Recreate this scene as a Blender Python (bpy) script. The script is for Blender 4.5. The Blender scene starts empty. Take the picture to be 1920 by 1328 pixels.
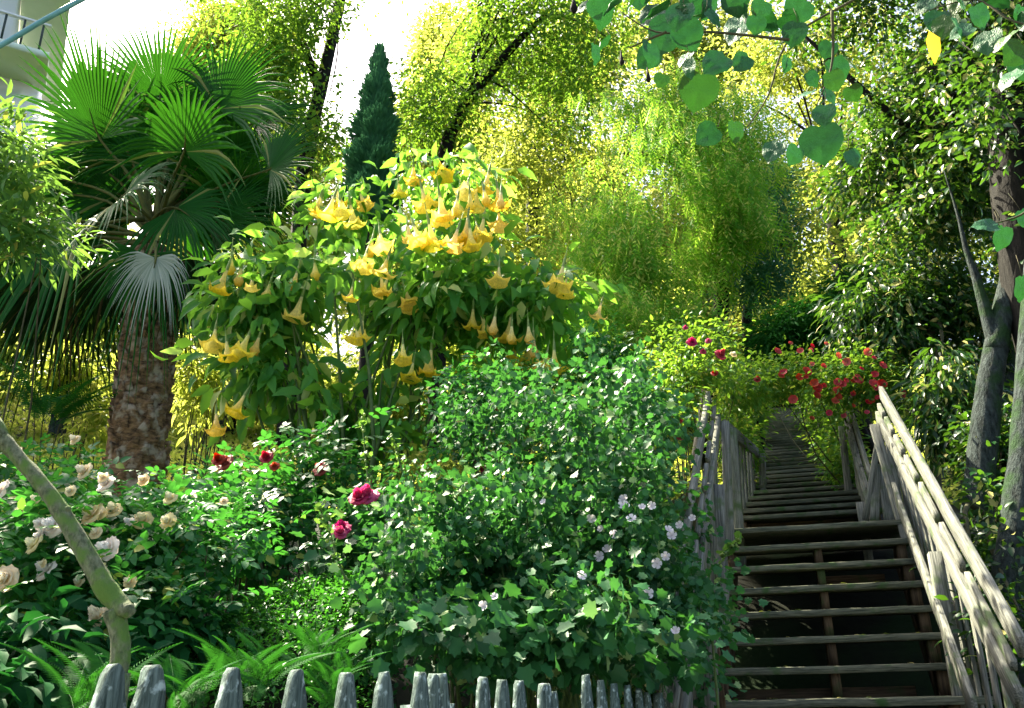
import bpy, math, random
import numpy as np
rng = np.random.default_rng(7)
random.seed(7)
C = bpy.context.scene.collection
rad = math.radians

# ------------------------------------------------------------------ camera
W, H, F = 1920.0, 1328.0, 1591.0
EYE = np.array([0.0, 0.0, 1.6])
PITCH, ROLL = rad(21), rad(1.5)
fw = np.array([0, math.cos(PITCH), math.sin(PITCH)])
_R0 = np.array([1.0, 0, 0]); _U0 = np.cross(_R0, fw)
CR = _R0*math.cos(ROLL) - _U0*math.sin(ROLL)
CU = _U0*math.cos(ROLL) + _R0*math.sin(ROLL)
cam_d = bpy.data.cameras.new('camera'); cam = bpy.data.objects.new('camera', cam_d); C.objects.link(cam)
cam_d.sensor_width = 36; cam_d.lens = 36*F/W; cam_d.clip_start = .05; cam_d.clip_end = 1000
from mathutils import Matrix, Vector
cam.matrix_world = Matrix(((CR[0], CU[0], -fw[0], EYE[0]), (CR[1], CU[1], -fw[1], EYE[1]), (CR[2], CU[2], -fw[2], EYE[2]), (0, 0, 0, 1)))
bpy.context.scene.camera = cam

# ------------------------------------------------------------------ light
SUN_AZ, SUN_EL = rad(-50), rad(50)          # azimuth from +Y towards +X
world = bpy.data.worlds.new('World'); bpy.context.scene.world = world; world.use_nodes = True
nt = world.node_tree; bg = nt.nodes['Background']
sky = nt.nodes.new('ShaderNodeTexSky'); sky.sky_type = 'NISHITA'; sky.sun_disc = False
sky.sun_elevation = SUN_EL; sky.sun_rotation = SUN_AZ; sky.dust_density = 6.0; sky.air_density = .8; sky.ozone_density = .4
nt.links.new(sky.outputs[0], bg.inputs[0]); bg.inputs[1].default_value = 0.095
sl = bpy.data.lights.new('sun', 'SUN'); sl.energy = 5.0; sl.angle = rad(.5); sl.color = (1, .91, .70)
so = bpy.data.objects.new('sun', sl); C.objects.link(so)
sdir = Vector((math.sin(SUN_AZ)*math.cos(SUN_EL), math.cos(SUN_AZ)*math.cos(SUN_EL), math.sin(SUN_EL)))
so.rotation_euler = sdir.to_track_quat('Z', 'Y').to_euler(); so.location = (0, 0, 30)
sc = bpy.context.scene
sc.view_settings.view_transform = 'Standard'; sc.view_settings.look = 'None'
sc.view_settings.exposure = 2.62; sc.view_settings.gamma = 1
sc.cycles.max_bounces = 7; sc.cycles.diffuse_bounces = 4; sc.cycles.transmission_bounces = 5
sc.cycles.sample_clamp_indirect = 6

# ------------------------------------------------------------------ pixel helpers
def ray(px, py): return fw + CR*(px-W/2)/F + CU*(H/2-py)/F
def P(px, py, Y):
    d = ray(px, py); return EYE + d*(Y/d[1])
def mpp(p): return float((np.asarray(p)-EYE) @ fw)/F     # metres per photo pixel at p
def B(px, py, Y, rx, ry, rz, w=1.0):
    c = P(px, py, Y); m = mpp(c)
    return (c, np.array([rx*m, rz, ry*m]), w)

# ------------------------------------------------------------------ objects
def tag(o, label, cat, group=None, kind=None):
    if label: o['label'] = label
    if cat: o['category'] = cat
    if group: o['group'] = group
    if kind: o['kind'] = kind
    return o
def thing(name, label, cat, loc=(0, 0, 0), group=None):
    o = bpy.data.objects.new(name, None); C.objects.link(o); o.location = loc; o.empty_display_size = .1
    return tag(o, label, cat, group)
def mesh_np(name, V, idx, tot):
    me = bpy.data.meshes.new(name)
    V = np.ascontiguousarray(V, dtype=np.float32); idx = np.ascontiguousarray(idx, dtype=np.int32); tot = np.ascontiguousarray(tot, dtype=np.int32)
    me.vertices.add(len(V)); me.vertices.foreach_set('co', V.ravel())
    me.loops.add(len(idx)); me.loops.foreach_set('vertex_index', idx)
    me.polygons.add(len(tot)); st = np.zeros(len(tot), np.int32); st[1:] = np.cumsum(tot)[:-1]
    me.polygons.foreach_set('loop_start', st); me.polygons.foreach_set('loop_total', tot)
    me.update(calc_edges=True); me.validate()
    return me
def put(name, me, mat, parent=None, smooth=False, loc=None):
    if mat is not None and not me.materials: me.materials.append(mat)
    if smooth: me.polygons.foreach_set('use_smooth', np.ones(len(me.polygons), bool))
    o = bpy.data.objects.new(name, me); C.objects.link(o)
    if parent is not None:
        o.parent = parent
        if loc is None: o.location = -Vector(parent.matrix_basis.translation) if parent.parent is None else (0, 0, 0)
    if loc is not None: o.location = loc
    return o
class MB:                                   # collects geometry in world coordinates
    def __init__(s): s.V = []; s.I = []; s.T = []; s.G = []; s.n = 0; s.grain = False
    def add(s, V, I, T, G=None):
        V = np.asarray(V, float); s.V.append(V); s.G.append(V if G is None else np.asarray(G, float)); s.grain = s.grain or G is not None; s.I.append(np.asarray(I, int)+s.n); s.T.append(np.asarray(T, int)); s.n += len(V)
    def faces(s, V, Fs, G=None):
        s.add(V, [i for f in Fs for i in f], [len(f) for f in Fs], G)
    def box(s, c, ax, half, jit=0.0, taper=None):       # ax: 3 unit axes
        c = np.asarray(c, float); V = []
        for k in (-1, 1):
            for a, b in ((-1, -1), (1, -1), (1, 1), (-1, 1)):
                t = 1.0 if (taper is None or k < 0) else taper
                V.append(c + ax[0]*half[0]*a*t + ax[1]*half[1]*b*t + ax[2]*half[2]*k + rng.normal(0, jit, 3))
        s.faces(V, [(0, 3, 2, 1), (4, 5, 6, 7), (0, 1, 5, 4), (1, 2, 6, 5), (2, 3, 7, 6), (3, 0, 4, 7)])
    def plank(s, a, b, w, t, up=(0, 0, 1), n=8, wob=.003, rr=.003):
        wob *= .55; rr = min(rr, .004); go = rng.uniform(-9, 9, 3); G = []   # board from a to b; w across 'up', t thick; weathered edges
        a = np.asarray(a, float); b = np.asarray(b, float); L = np.linalg.norm(b-a); d = (b-a)/L
        sd = np.cross(d, np.asarray(up, float)); sd /= np.linalg.norm(sd); u = np.cross(sd, d)
        sec = [(-t/2+rr, -w/2), (t/2-rr, -w/2), (t/2, -w/2+rr), (t/2, w/2-rr), (t/2-rr, w/2), (-t/2+rr, w/2), (-t/2, w/2-rr), (-t/2, -w/2+rr)]
        V = []; Fs = []
        for i in range(n+1):
            p = a + d*L*i/n; ox, oy = rng.normal(0, wob, 2)
            for q in sec: G.append((q[0]+go[0], q[1]+go[1], L*i/n+go[2])); V.append(p + sd*(q[0]+rng.normal(0, wob*.25)+ox*.4) + u*(q[1]+rng.normal(0, wob*.35)+oy*.4))
        for i in range(n):
            for k in range(8): Fs.append((i*8+k, i*8+(k+1) % 8, (i+1)*8+(k+1) % 8, (i+1)*8+k))
        Fs.append(tuple(range(7, -1, -1))); Fs.append(tuple(n*8+k for k in range(8)))
        s.faces(V, Fs, G)
    def tube(s, pts, rs, sides=8, bump=0.0, cap=True):
        pts = np.asarray(pts, float); n = len(pts)
        if np.isscalar(rs): rs = [rs]*n
        V = []; ref = np.array([.31, .2, .93])
        for i in range(n):
            d = pts[min(i+1, n-1)]-pts[max(i-1, 0)]; d = d/(np.linalg.norm(d)+1e-9)
            x = np.cross(d, ref)
            if np.linalg.norm(x) < .1: x = np.cross(d, np.array([1., 0, 0]))
            x /= np.linalg.norm(x); y = np.cross(d, x)
            for k in range(sides):
                a = 2*math.pi*k/sides; r = rs[i]*(1+rng.normal(0, bump) if bump else 1)
                V.append(pts[i]+(x*math.cos(a)+y*math.sin(a))*r)
        Fs = [(i*sides+k, i*sides+(k+1) % sides, (i+1)*sides+(k+1) % sides, (i+1)*sides+k) for i in range(n-1) for k in range(sides)]
        if cap: Fs.append(tuple(range(sides-1, -1, -1))); Fs.append(tuple((n-1)*sides+k for k in range(sides)))
        s.faces(V, Fs)
    def build(s, name, mat, parent=None, smooth=False):
        me = mesh_np(name, np.concatenate(s.V), np.concatenate(s.I), np.concatenate(s.T))
        if s.grain:
            at = me.attributes.new('grain', 'FLOAT_VECTOR', 'POINT'); at.data.foreach_set('vector', np.concatenate(s.G).astype(np.float32).ravel())
        return put(name, me, mat, parent, smooth)
def smooth_path(pts, rs, n):
    pts = np.asarray(pts, float); t = np.linspace(0, len(pts)-1, n); out = []
    for u in t:
        i = min(int(u), len(pts)-2); f = u-i
        p0 = pts[max(i-1, 0)]; p1 = pts[i]; p2 = pts[i+1]; p3 = pts[min(i+2, len(pts)-1)]
        out.append(.5*((2*p1)+(-p0+p2)*f+(2*p0-5*p1+4*p2-p3)*f*f+(-p0+3*p1-3*p2+p3)*f**3))
    return np.array(out), np.interp(t, range(len(rs)), rs)

# ------------------------------------------------------------------ materials
def N(t, ty, **k):
    n = t.nodes.new(ty)
    for a, v in k.items(): setattr(n, a, v)
    return n
def mat_new(name):
    m = bpy.data.materials.new(name); m.use_nodes = True; t = m.node_tree; t.nodes.clear()
    return m, t, N(t, 'ShaderNodeOutputMaterial')
def leaf_mat(name, a, b, c=None, tr=(.35, .45, .04), tf=.42, rough=.45, spec=.4, pc=.06, clump=.9):
    """a,b: two leaf colours mixed leaf by leaf, c: odd leaf colour with share pc (old or young leaves; in some, painted sun flecks)."""
    m, t, out = mat_new(name); L = t.links.new
    geo = N(t, 'ShaderNodeNewGeometry'); tc = N(t, 'ShaderNodeTexCoord')
    nz = N(t, 'ShaderNodeTexNoise'); nz.inputs['Scale'].default_value = clump; nz.inputs['Detail'].default_value = 2
    L(tc.outputs['Object'], nz.inputs['Vector'])
    r1 = N(t, 'ShaderNodeValToRGB'); r1.color_ramp.elements[0].color = (*a, 1); r1.color_ramp.elements[1].color = (*b, 1)
    ad = N(t, 'ShaderNodeMath', operation='MULTIPLY_ADD'); ad.inputs[1].default_value = .7
    sb = N(t, 'ShaderNodeMath', operation='SUBTRACT'); sb.inputs[1].default_value = .35
    L(nz.outputs[0], sb.inputs[0]); L(geo.outputs['Random Per Island'], ad.inputs[0]); L(sb.outputs[0], ad.inputs[2]); L(ad.outputs[0], r1.inputs[0])
    col = r1.outputs[0]
    if c:
        wn = N(t, 'ShaderNodeTexWhiteNoise', noise_dimensions='1D'); L(geo.outputs['Random Per Island'], wn.inputs['W'])
        lt = N(t, 'ShaderNodeMath', operation='LESS_THAN'); lt.inputs[1].default_value = pc; L(wn.outputs['Value'], lt.inputs[0])
        mx = N(t, 'ShaderNodeMix', data_type='RGBA'); L(lt.outputs[0], mx.inputs['Factor']); L(col, mx.inputs['A']); mx.inputs['B'].default_value = (*c, 1); col = mx.outputs['Result']
    p = N(t, 'ShaderNodeBsdfPrincipled'); p.inputs['Roughness'].default_value = rough; p.inputs['Specular IOR Level'].default_value = spec
    L(col, p.inputs['Base Color'])
    tb = N(t, 'ShaderNodeBsdfTranslucent')
    mt = N(t, 'ShaderNodeMix', data_type='RGBA', blend_type='MIX'); mt.inputs['Factor'].default_value = .65
    L(col, mt.inputs['A']); mt.inputs['B'].default_value = (*tr, 1); L(mt.outputs['Result'], tb.inputs['Color'])
    ms = N(t, 'ShaderNodeMixShader'); ms.inputs[0].default_value = tf
    L(p.outputs[0], ms.inputs[1]); L(tb.outputs[0], ms.inputs[2]); L(ms.outputs[0], out.inputs['Surface'])
    return m
def rough_mat(name, a, b, scale=(6, 6, 6), c=None, cs=3.0, ct=.55, rough=.85, bump=.4, bd=.01, coord='Object', det=6):
    m, t, out = mat_new(name); L = t.links.new
    tc = N(t, 'ShaderNodeTexCoord'); mp = N(t, 'ShaderNodeMapping'); mp.inputs['Scale'].default_value = scale
    if coord == 'grain':
        at = N(t, 'ShaderNodeAttribute'); at.attribute_name = 'grain'; src = at.outputs['Vector']
    else: src = tc.outputs[coord]
    L(src, mp.inputs[0]); nz = N(t, 'ShaderNodeTexNoise'); nz.inputs['Scale'].default_value = 1; nz.inputs['Detail'].default_value = det; nz.inputs['Roughness'].default_value = .65
    L(mp.outputs[0], nz.inputs['Vector'])
    r = N(t, 'ShaderNodeValToRGB'); r.color_ramp.elements[0].color = (*a, 1); r.color_ramp.elements[1].color = (*b, 1)
    r.color_ramp.elements[0].position = .32; r.color_ramp.elements[1].position = .68; L(nz.outputs[0], r.inputs[0]); col = r.outputs[0]
    if c:
        n2 = N(t, 'ShaderNodeTexNoise'); n2.inputs['Scale'].default_value = cs; n2.inputs['Detail'].default_value = 5; L(src, n2.inputs['Vector'])
        r2 = N(t, 'ShaderNodeValToRGB'); r2.color_ramp.elements[0].position = ct-.05; r2.color_ramp.elements[1].position = ct+.08; L(n2.outputs[0], r2.inputs[0])
        mx = N(t, 'ShaderNodeMix', data_type='RGBA'); L(r2.outputs[0], mx.inputs['Factor']); L(col, mx.inputs['A']); mx.inputs['B'].default_value = (*c, 1); col = mx.outputs['Result']
    p = N(t, 'ShaderNodeBsdfPrincipled'); p.inputs['Roughness'].default_value = rough; p.inputs['Specular IOR Level'].default_value = .15; L(col, p.inputs['Base Color'])
    bp = N(t, 'ShaderNodeBump'); bp.inputs['Strength'].default_value = bump; bp.inputs['Distance'].default_value = bd; L(nz.outputs[0], bp.inputs['Height']); L(bp.outputs[0], p.inputs['Normal'])
    L(p.outputs[0], out.inputs['Surface']); return m
def petal_mat(name, a, b, tf=.45, axis_lo=0., axis_hi=1., coord='Generated'):
    m, t, out = mat_new(name); L = t.links.new
    tc = N(t, 'ShaderNodeTexCoord'); sp = N(t, 'ShaderNodeSeparateXYZ'); L(tc.outputs[coord], sp.inputs[0])
    mr = N(t, 'ShaderNodeMapRange'); mr.inputs[1].default_value = axis_lo; mr.inputs[2].default_value = axis_hi; L(sp.outputs[2], mr.inputs[0])
    r = N(t, 'ShaderNodeValToRGB'); r.color_ramp.elements[0].color = (*a, 1); r.color_ramp.elements[1].color = (*b, 1); L(mr.outputs[0], r.inputs[0])
    oi = N(t, 'ShaderNodeObjectInfo'); hs = N(t, 'ShaderNodeHueSaturation'); h1 = N(t, 'ShaderNodeMapRange'); h1.inputs[3].default_value = .485; h1.inputs[4].default_value = .515; L(oi.outputs['Random'], h1.inputs[0])
    wn = N(t, 'ShaderNodeTexWhiteNoise', noise_dimensions='1D'); L(oi.outputs['Random'], wn.inputs['W']); h2 = N(t, 'ShaderNodeMapRange'); h2.inputs[3].default_value = .88; h2.inputs[4].default_value = 1.03; L(wn.outputs['Value'], h2.inputs[0])
    nz = N(t, 'ShaderNodeTexNoise'); nz.inputs['Scale'].default_value = 60; L(tc.outputs['Object'], nz.inputs['Vector']); h3 = N(t, 'ShaderNodeMapRange'); h3.inputs[1].default_value = .3; h3.inputs[2].default_value = .7; h3.inputs[3].default_value = .8; h3.inputs[4].default_value = 1.08; L(nz.outputs[0], h3.inputs[0])
    L(r.outputs[0], hs.inputs['Color']); L(h1.outputs[0], hs.inputs['Hue']); L(h2.outputs[0], hs.inputs['Saturation']); L(h3.outputs[0], hs.inputs['Value']); r = hs
    p = N(t, 'ShaderNodeBsdfPrincipled'); p.inputs['Roughness'].default_value = .6; L(r.outputs[0], p.inputs['Base Color'])
    tb = N(t, 'ShaderNodeBsdfTranslucent'); L(r.outputs[0], tb.inputs['Color'])
    ms = N(t, 'ShaderNodeMixShader'); ms.inputs[0].default_value = tf; L(p.outputs[0], ms.inputs[1]); L(tb.outputs[0], ms.inputs[2]); L(ms.outputs[0], out.inputs['Surface'])
    return m

M = {}
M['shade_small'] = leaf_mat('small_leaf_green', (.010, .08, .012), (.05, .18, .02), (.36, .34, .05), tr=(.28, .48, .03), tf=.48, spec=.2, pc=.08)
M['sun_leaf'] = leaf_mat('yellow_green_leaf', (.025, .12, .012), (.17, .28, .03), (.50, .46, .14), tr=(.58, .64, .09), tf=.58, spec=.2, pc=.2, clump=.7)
M['weep_leaf'] = leaf_mat('weeping_leaf', (.04, .22, .018), (.14, .38, .03), (.60, .58, .14), tr=(.42, .72, .05), tf=.55, spec=.15, pc=.22)  # bright share paints sun shining through the crown as paler leaves
M['dark_leaf'] = leaf_mat('glossy_dark_leaf', (.003, .030, .006), (.010, .062, .011), (.50, .46, .16), tr=(.14, .32, .015), tf=.3, rough=.38, spec=.35, pc=.09)  # cream share puts sunlit flecks into the leaf colour
M['mallow_leaf'] = leaf_mat('mallow_leaf', (.006, .055, .016), (.034, .155, .044), (.24, .36, .13), tr=(.09, .32, .03), tf=.28, rough=.5, spec=.25, pc=.06, clump=3)  # pale share stands for whitish highlights on the leaves
M['rose_leaf'] = leaf_mat('rose_leaf', (.006, .07, .016), (.022, .15, .028), (.24, .28, .04), tr=(.09, .38, .03), tf=.33, rough=.45, spec=.25, pc=.06, clump=2)
M['trumpet_leaf'] = leaf_mat('trumpet_bush_leaf', (.014, .12, .014), (.08, .29, .04), (.42, .50, .14), tr=(.28, .58, .04), tf=.48, rough=.5, spec=.25, pc=.10, clump=2)
M['heart_leaf'] = leaf_mat('heart_leaf', (.004, .040, .010), (.025, .125, .045), (.03, .085, .008), tr=(.03, .17, .015), tf=.18, rough=.5, spec=.3, pc=.2, clump=38)
M['yellow_leaf'] = leaf_mat('turning_leaf', (.5, .32, .02), (.6, .4, .03), tr=(.7, .45, .03), tf=.4)
M['fern_leaf'] = leaf_mat('fern_leaf', (.006, .065, .010), (.022, .12, .014), tr=(.05, .24, .015), tf=.22, rough=.6, spec=.08, clump=3)
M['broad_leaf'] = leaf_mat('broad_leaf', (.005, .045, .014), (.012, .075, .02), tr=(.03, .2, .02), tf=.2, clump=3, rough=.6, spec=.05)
M['shrub_leaf'] = leaf_mat('pale_shrub_leaf', (.022, .11, .022), (.07, .19, .035), (.42, .38, .06), tr=(.25, .45, .05), tf=.4, spec=.2, pc=.05, clump=2)
M['palm_pale'] = leaf_mat('pale_palm_blade', (.16, .22, .15), (.42, .46, .38), tr=(.2, .3, .1), tf=.15, rough=.6, spec=.2)  # glaucous blade, whitened further to stand in for light on its front
M['cypress_leaf'] = leaf_mat('cypress_scale', (.02, .10, .05), (.07, .24, .11), tr=(.10, .30, .10), tf=.35, rough=.6, spec=.2, clump=5)
M['palm_leaf'] = leaf_mat('palm_blade', (.004, .055, .004), (.014, .115, .007), (.20, .22, .06), tr=(.07, .30, .012), tf=.18, rough=.5, spec=.12, pc=.06, clump=1)
M['palm_old'] = leaf_mat('old_palm_blade', (.004, .022, .004), (.016, .04, .008), (.09, .07, .03), tr=(.06, .12, .015), tf=.12, rough=.7, spec=.05, pc=.2, clump=1)
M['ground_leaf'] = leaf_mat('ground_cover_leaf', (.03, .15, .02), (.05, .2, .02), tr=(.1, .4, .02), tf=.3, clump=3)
M['bark'] = rough_mat('grey_bark', (.005, .009, .008), (.045, .062, .058), (34, 34, 14), (.015, .04, .012), 6, .56, bd=.03, bump=1)
M['dark_bark'] = rough_mat('dark_bark', (.004, .004, .003), (.014, .013, .010), (14, 14, 4), bd=.03, bump=.9)
M['moss_bark'] = rough_mat('mossy_bark', (.03, .045, .02), (.17, .19, .11), (90, 90, 45), (.08, .15, .03), 18, .53, bd=.006, bump=1)
M['palm_bark'] = rough_mat('palm_bark', (.035, .022, .012), (.30, .18, .085), (14, 14, 34), (.36, .30, .21), 9, .56, bd=.02, bump=1)
M['petiole'] = rough_mat('petiole', (.05, .07, .02), (.12, .12, .03), (8, 8, 8))
M['twig'] = rough_mat('twig', (.03, .04, .02), (.09, .08, .045), (20, 20, 20))
M['green_stem'] = rough_mat('green_stem', (.05, .10, .03), (.12, .17, .06), (20, 20, 20))
M['wood'] = rough_mat('weathered_wood', (.04, .045, .038), (.24, .245, .21), (110, 110, 5), (.075, .11, .05), 7, .6, bd=.004, bump=1, coord='grain')
M['fence_wood'] = rough_mat('lichened_fence_wood', (.02, .036, .030), (.13, .18, .155), (170, 170, 14), (.34, .43, .40), 55, .60, bd=.004, bump=1, coord='grain')
M['tread_wood'] = rough_mat('damp_tread_wood', (.022, .03, .02), (.16, .165, .115), (110, 110, 7), (.04, .08, .025), 9, .6, bd=.004, bump=.8, coord='grain')
M['brown_wood'] = rough_mat('brown_post_wood', (.03, .02, .012), (.13, .09, .05), (90, 90, 5), (.04, .06, .02), 6, .6, bd=.004, coord='grain')
M['soil'] = rough_mat('hillside_soil', (.004, .005, .003), (.012, .015, .006), (3, 3, 3), (.008, .02, .005), 1.5, .5, bd=.05)
M['paving'] = rough_mat('paving', (.10, .10, .09), (.2, .2, .18), (3, 3, 3), bd=.01)
M['white_wall'] = rough_mat('white_painted_wall', (.74, .75, .72), (.82, .82, .80), (1, 1, 1), bd=.002, bump=.1, rough=.6)
M['green_paint'] = rough_mat('pale_green_paint', (.62, .74, .56), (.70, .80, .64), (1, 1, 1), bd=.002, bump=.1, rough=.6)
M['dark_paint'] = rough_mat('dark_paint', (.03, .05, .045), (.06, .08, .07), (3, 3, 3), bump=.1)
M['cable'] = rough_mat('cable_sheath', (.12, .30, .33), (.20, .42, .45), (5, 5, 5), rough=.45, bump=.1, bd=.002)
M['trumpet'] = petal_mat('trumpet_petal', (.95, .70, .03), (.95, .88, .42), tf=.5, axis_lo=0, axis_hi=.75)
M['calyx'] = leaf_mat('calyx', (.16, .28, .06), (.3, .4, .12), tr=(.4, .5, .1), tf=.4)
M['cream'] = petal_mat('cream_petal', (.93, .72, .30), (.95, .90, .68), tf=.5, axis_lo=.0, axis_hi=.55)
M['blush'] = petal_mat('blush_petal', (.93, .78, .66), (.95, .92, .88), tf=.5, axis_lo=.0, axis_hi=.5)
M['red'] = petal_mat('red_petal', (.30, .004, .006), (.62, .008, .010), tf=.35)
M['magenta'] = petal_mat('magenta_petal', (.45, .01, .08), (.75, .03, .22), tf=.35)
M['white'] = petal_mat('white_petal', (.75, .62, .68), (.85, .85, .88), tf=.4)
M['gold'] = petal_mat('gold_centre', (.7, .4, .02), (.8, .55, .05), tf=.2)

_t = M['heart_leaf'].node_tree; _p = [n for n in _t.nodes if n.type == 'BSDF_PRINCIPLED'][0]
_c = N(_t, 'ShaderNodeTexCoord'); _v = N(_t, 'ShaderNodeTexVoronoi'); _v.feature = 'DISTANCE_TO_EDGE'; _v.inputs['Scale'].default_value = 95; _t.links.new(_c.outputs['Object'], _v.inputs['Vector'])
_b = N(_t, 'ShaderNodeBump'); _b.inputs['Strength'].default_value = .7; _b.inputs['Distance'].default_value = .004; _t.links.new(_v.outputs['Distance'], _b.inputs['Height']); _t.links.new(_b.outputs[0], _p.inputs['Normal'])
# ------------------------------------------------------------------ leaf shapes (x across, y along, z up)
def T_(V, Fs): return (np.array(V, float), np.array([i for f in Fs for i in f]), np.array([len(f) for f in Fs]))
def dia(w=.5, f=.08, dr=-.12): return T_([(0, 0, 0), (w/2, .42, f), (0, 1, dr), (-w/2, .42, f)], [(0, 1, 2), (0, 2, 3)])
def oval(w=.5, f=.07, dr=-.15, curl=0):
    return T_([(0, 0, 0), (0, .35, 0), (0, .7, dr*.35), (0, 1, dr), (w*.46, .3, f), (w*.38, .68, f+dr*.35), (-w*.46, .3, f), (-w*.38, .68, f+dr*.35)],
              [(0, 4, 1), (0, 1, 6), (4, 5, 2, 1), (6, 1, 2, 7), (5, 3, 2), (2, 3, 7)])
def poly_leaf(rad_ang, cup=.08, dr=-.12, cy=.42):
    V = [(0, cy, -.03)]; n = len(rad_ang)
    for a, r in rad_ang:
        x = r*math.sin(rad(a)); y = cy - r*math.cos(rad(a)); V.append((x, y, cup*abs(x)*2 + dr*max(0, y)**2))
    return T_(V, [(0, 1+i, 1+(i+1) % n) for i in range(n)])
LOBED = poly_leaf([(0, .30), (38, .48), (62, .38), (88, .50), (112, .37), (148, .50), (164, .43), (180, .60), (196, .43), (212, .50), (248, .33), (272, .52), (298, .34), (322, .50)])
HEART = poly_leaf([(0, .36), (22, .46), (45, .52), (70, .53), (95, .51), (120, .47), (145, .46), (165, .48), (180, .56), (195, .48), (215, .46), (240, .47), (265, .51), (290, .53), (315, .52), (338, .44)], cup=.05, dr=-.2)
def ringed(tp, cup2=.05):
    v = tp[0]; n = len(v)-1; mid = v[0]+(v[1:]-v[0])*.55; mid[:, 2] = v[0, 2]+.045*np.cos(np.arange(n)*2*math.pi/n*3)+np.abs(mid[:, 0])*cup2
    V = np.concatenate([v[:1], mid, v[1:]]); V[1+n:, 2] += .035*np.sin(np.arange(n)*2.4)
    Fs = [(0, 1+i, 1+(i+1) % n) for i in range(n)]+[(1+i, 1+n+i, 1+n+(i+1) % n, 1+(i+1) % n) for i in range(n)]
    return T_(V, Fs)
HEART = ringed(HEART, .18)
OVAL = oval(); LANCE = oval(.24, .03, -.25); BROAD = oval(.42, .08, -.35); DIA = dia(); DIAW = dia(.62); THIN = dia(.2, .02, -.2); TUFT = dia(.34, .03, .05)
def merge(tps):
    V = []; I = []; T = []; n = 0
    for v, i, t in tps: V.append(v); I.append(i+n); T.append(t); n += len(v)
    return np.concatenate(V), np.concatenate(I), np.concatenate(T)
def xf(tp, s, ang, off, tilt=0):
    v = tp[0]*s; ca, sa = math.cos(tilt), math.sin(tilt); v = np.stack([v[:, 0], v[:, 1]*ca, v[:, 2]+v[:, 1]*sa], 1)
    ca, sa = math.cos(ang), math.sin(ang); v = np.stack([v[:, 0]*ca-v[:, 1]*sa, v[:, 0]*sa+v[:, 1]*ca, v[:, 2]], 1)+np.array(off)
    return v, tp[1], tp[2]
ROSE5 = merge([xf(oval(.62, .06), .42, 0, (0, .6, -.03)), xf(oval(.62, .06), .38, 1.1, (0, .5, 0)), xf(oval(.62, .06), .38, -1.1, (0, .5, 0)), xf(oval(.62, .06), .32, 1.2, (0, .2, 0)), xf(oval(.62, .06), .32, -1.2, (0, .2, 0))])
def fern_tpl(n=26):
    V = []; Fs = []
    for i in range(n):
        t = (i+1)/n; y = .12+.88*t; L = .26*math.sin(math.pi*min(1, (t*.9+.12)))**.8*(1-t*.35)+.01; z = -.45*t*t
        for s in (-1, 1):
            k = len(V); V += [(0, y-.012, z), (s*L*.5, y+.032, z-.02), (s*L, y+.05, z-.06), (s*L*.5, y+.006, z-.02)]
            Fs.append((k, k+1, k+2, k+3) if s < 0 else (k+3, k+2, k+1, k))
    k = len(V); V += [(-.006, 0, 0), (.006, 0, 0), (.004, .5, -.11), (-.004, .5, -.11), (.001, 1, -.45), (-.001, 1, -.45)]
    Fs += [(k, k+1, k+2, k+3), (k+3, k+2, k+4, k+5)]
    return T_(V, Fs)
FERN = fern_tpl()
def strand_tpl(n=9):                       # a short hanging twig with narrow leaves; y is along the twig
    tp = []
    for i in range(n):
        s = -1 if i % 2 else 1
        tp.append(xf(dia(.22, .02, -.1), .30, -s*.75, (0, i/n*.85, 0), .15*s))
    return merge(tp)
STRAND = strand_tpl()

def scatter(tp, pos, d, nrm, size):
    d = d/(np.linalg.norm(d, axis=1, keepdims=True)+1e-9); x = np.cross(d, nrm); x /= (np.linalg.norm(x, axis=1, keepdims=True)+1e-9); z = np.cross(x, d)
    v = tp[0]; n = len(pos); s = size[:, None, None]
    V = pos[:, None, :] + s*(x[:, None, :]*v[None, :, 0:1] + d[:, None, :]*v[None, :, 1:2] + z[:, None, :]*v[None, :, 2:3])
    I = (tp[1][None, :] + (np.arange(n)*len(v))[:, None]).ravel(); Tt = np.tile(tp[2], n)
    return V.reshape(-1, 3), I, Tt
def rdir(n): v = rng.normal(size=(n, 3)); return v/np.linalg.norm(v, axis=1, keepdims=True)
def fnoise(p, s, seed):
    q = p*s; v = 0
    for k, (a, b, c, ph) in enumerate([(1, .7, .3, 0), (-.6, 1.1, .8, 1.7), (.5, -.9, 1.2, 4.1), (1.7, 1.3, -1.1, 2.2), (-2.1, 1.9, 1.6, .6)]):
        v = v+np.sin(q[:, 0]*a+q[:, 1]*b+q[:, 2]*c+ph+seed*1.3+k)/(1+.3*k)
    return v/2.5
def centres(blobs, n, shell=.5, gap=None, seed=0, gs=1.2, zmin=None):
    out = []; ws = np.array([b[2]*b[1][0]*b[1][2] for b in blobs]); ws /= ws.sum()
    for b, w in zip(blobs, ws):
        k = max(3, int(n*w)); r = rng.random(k)**shell
        out.append(b[0]+rdir(k)*r[:, None]*b[1])
    p = np.concatenate(out)
    if gap is not None: p = p[fnoise(p, gs, seed) > gap]
    if zmin is not None: p = p[p[:, 2] > zmin]
    return p
def leaves(cen, per, sig, tp, size, up=.6, droop=.25, flat=.6, svar=.3, spread=1.0):
    n = len(cen)*per; off = rng.normal(size=(n, 3))*sig; off[:, 2] *= flat
    pos = np.repeat(cen, per, 0)+off
    d = off/(sig+1e-9)*spread + rdir(n)*.7; d[:, 2] -= droop*2
    nrm = rdir(n)*(1-up)+np.array([0, -.15, 1])*up
    return scatter(tp, pos, d, nrm, size*(1+svar*rng.uniform(-1, 1, n)))
def leaf_obj(name, parts, mat, parent=None):
    mb = MB()
    for p in parts: mb.add(*p)
    return mb.build(name, mat, parent)
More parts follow.
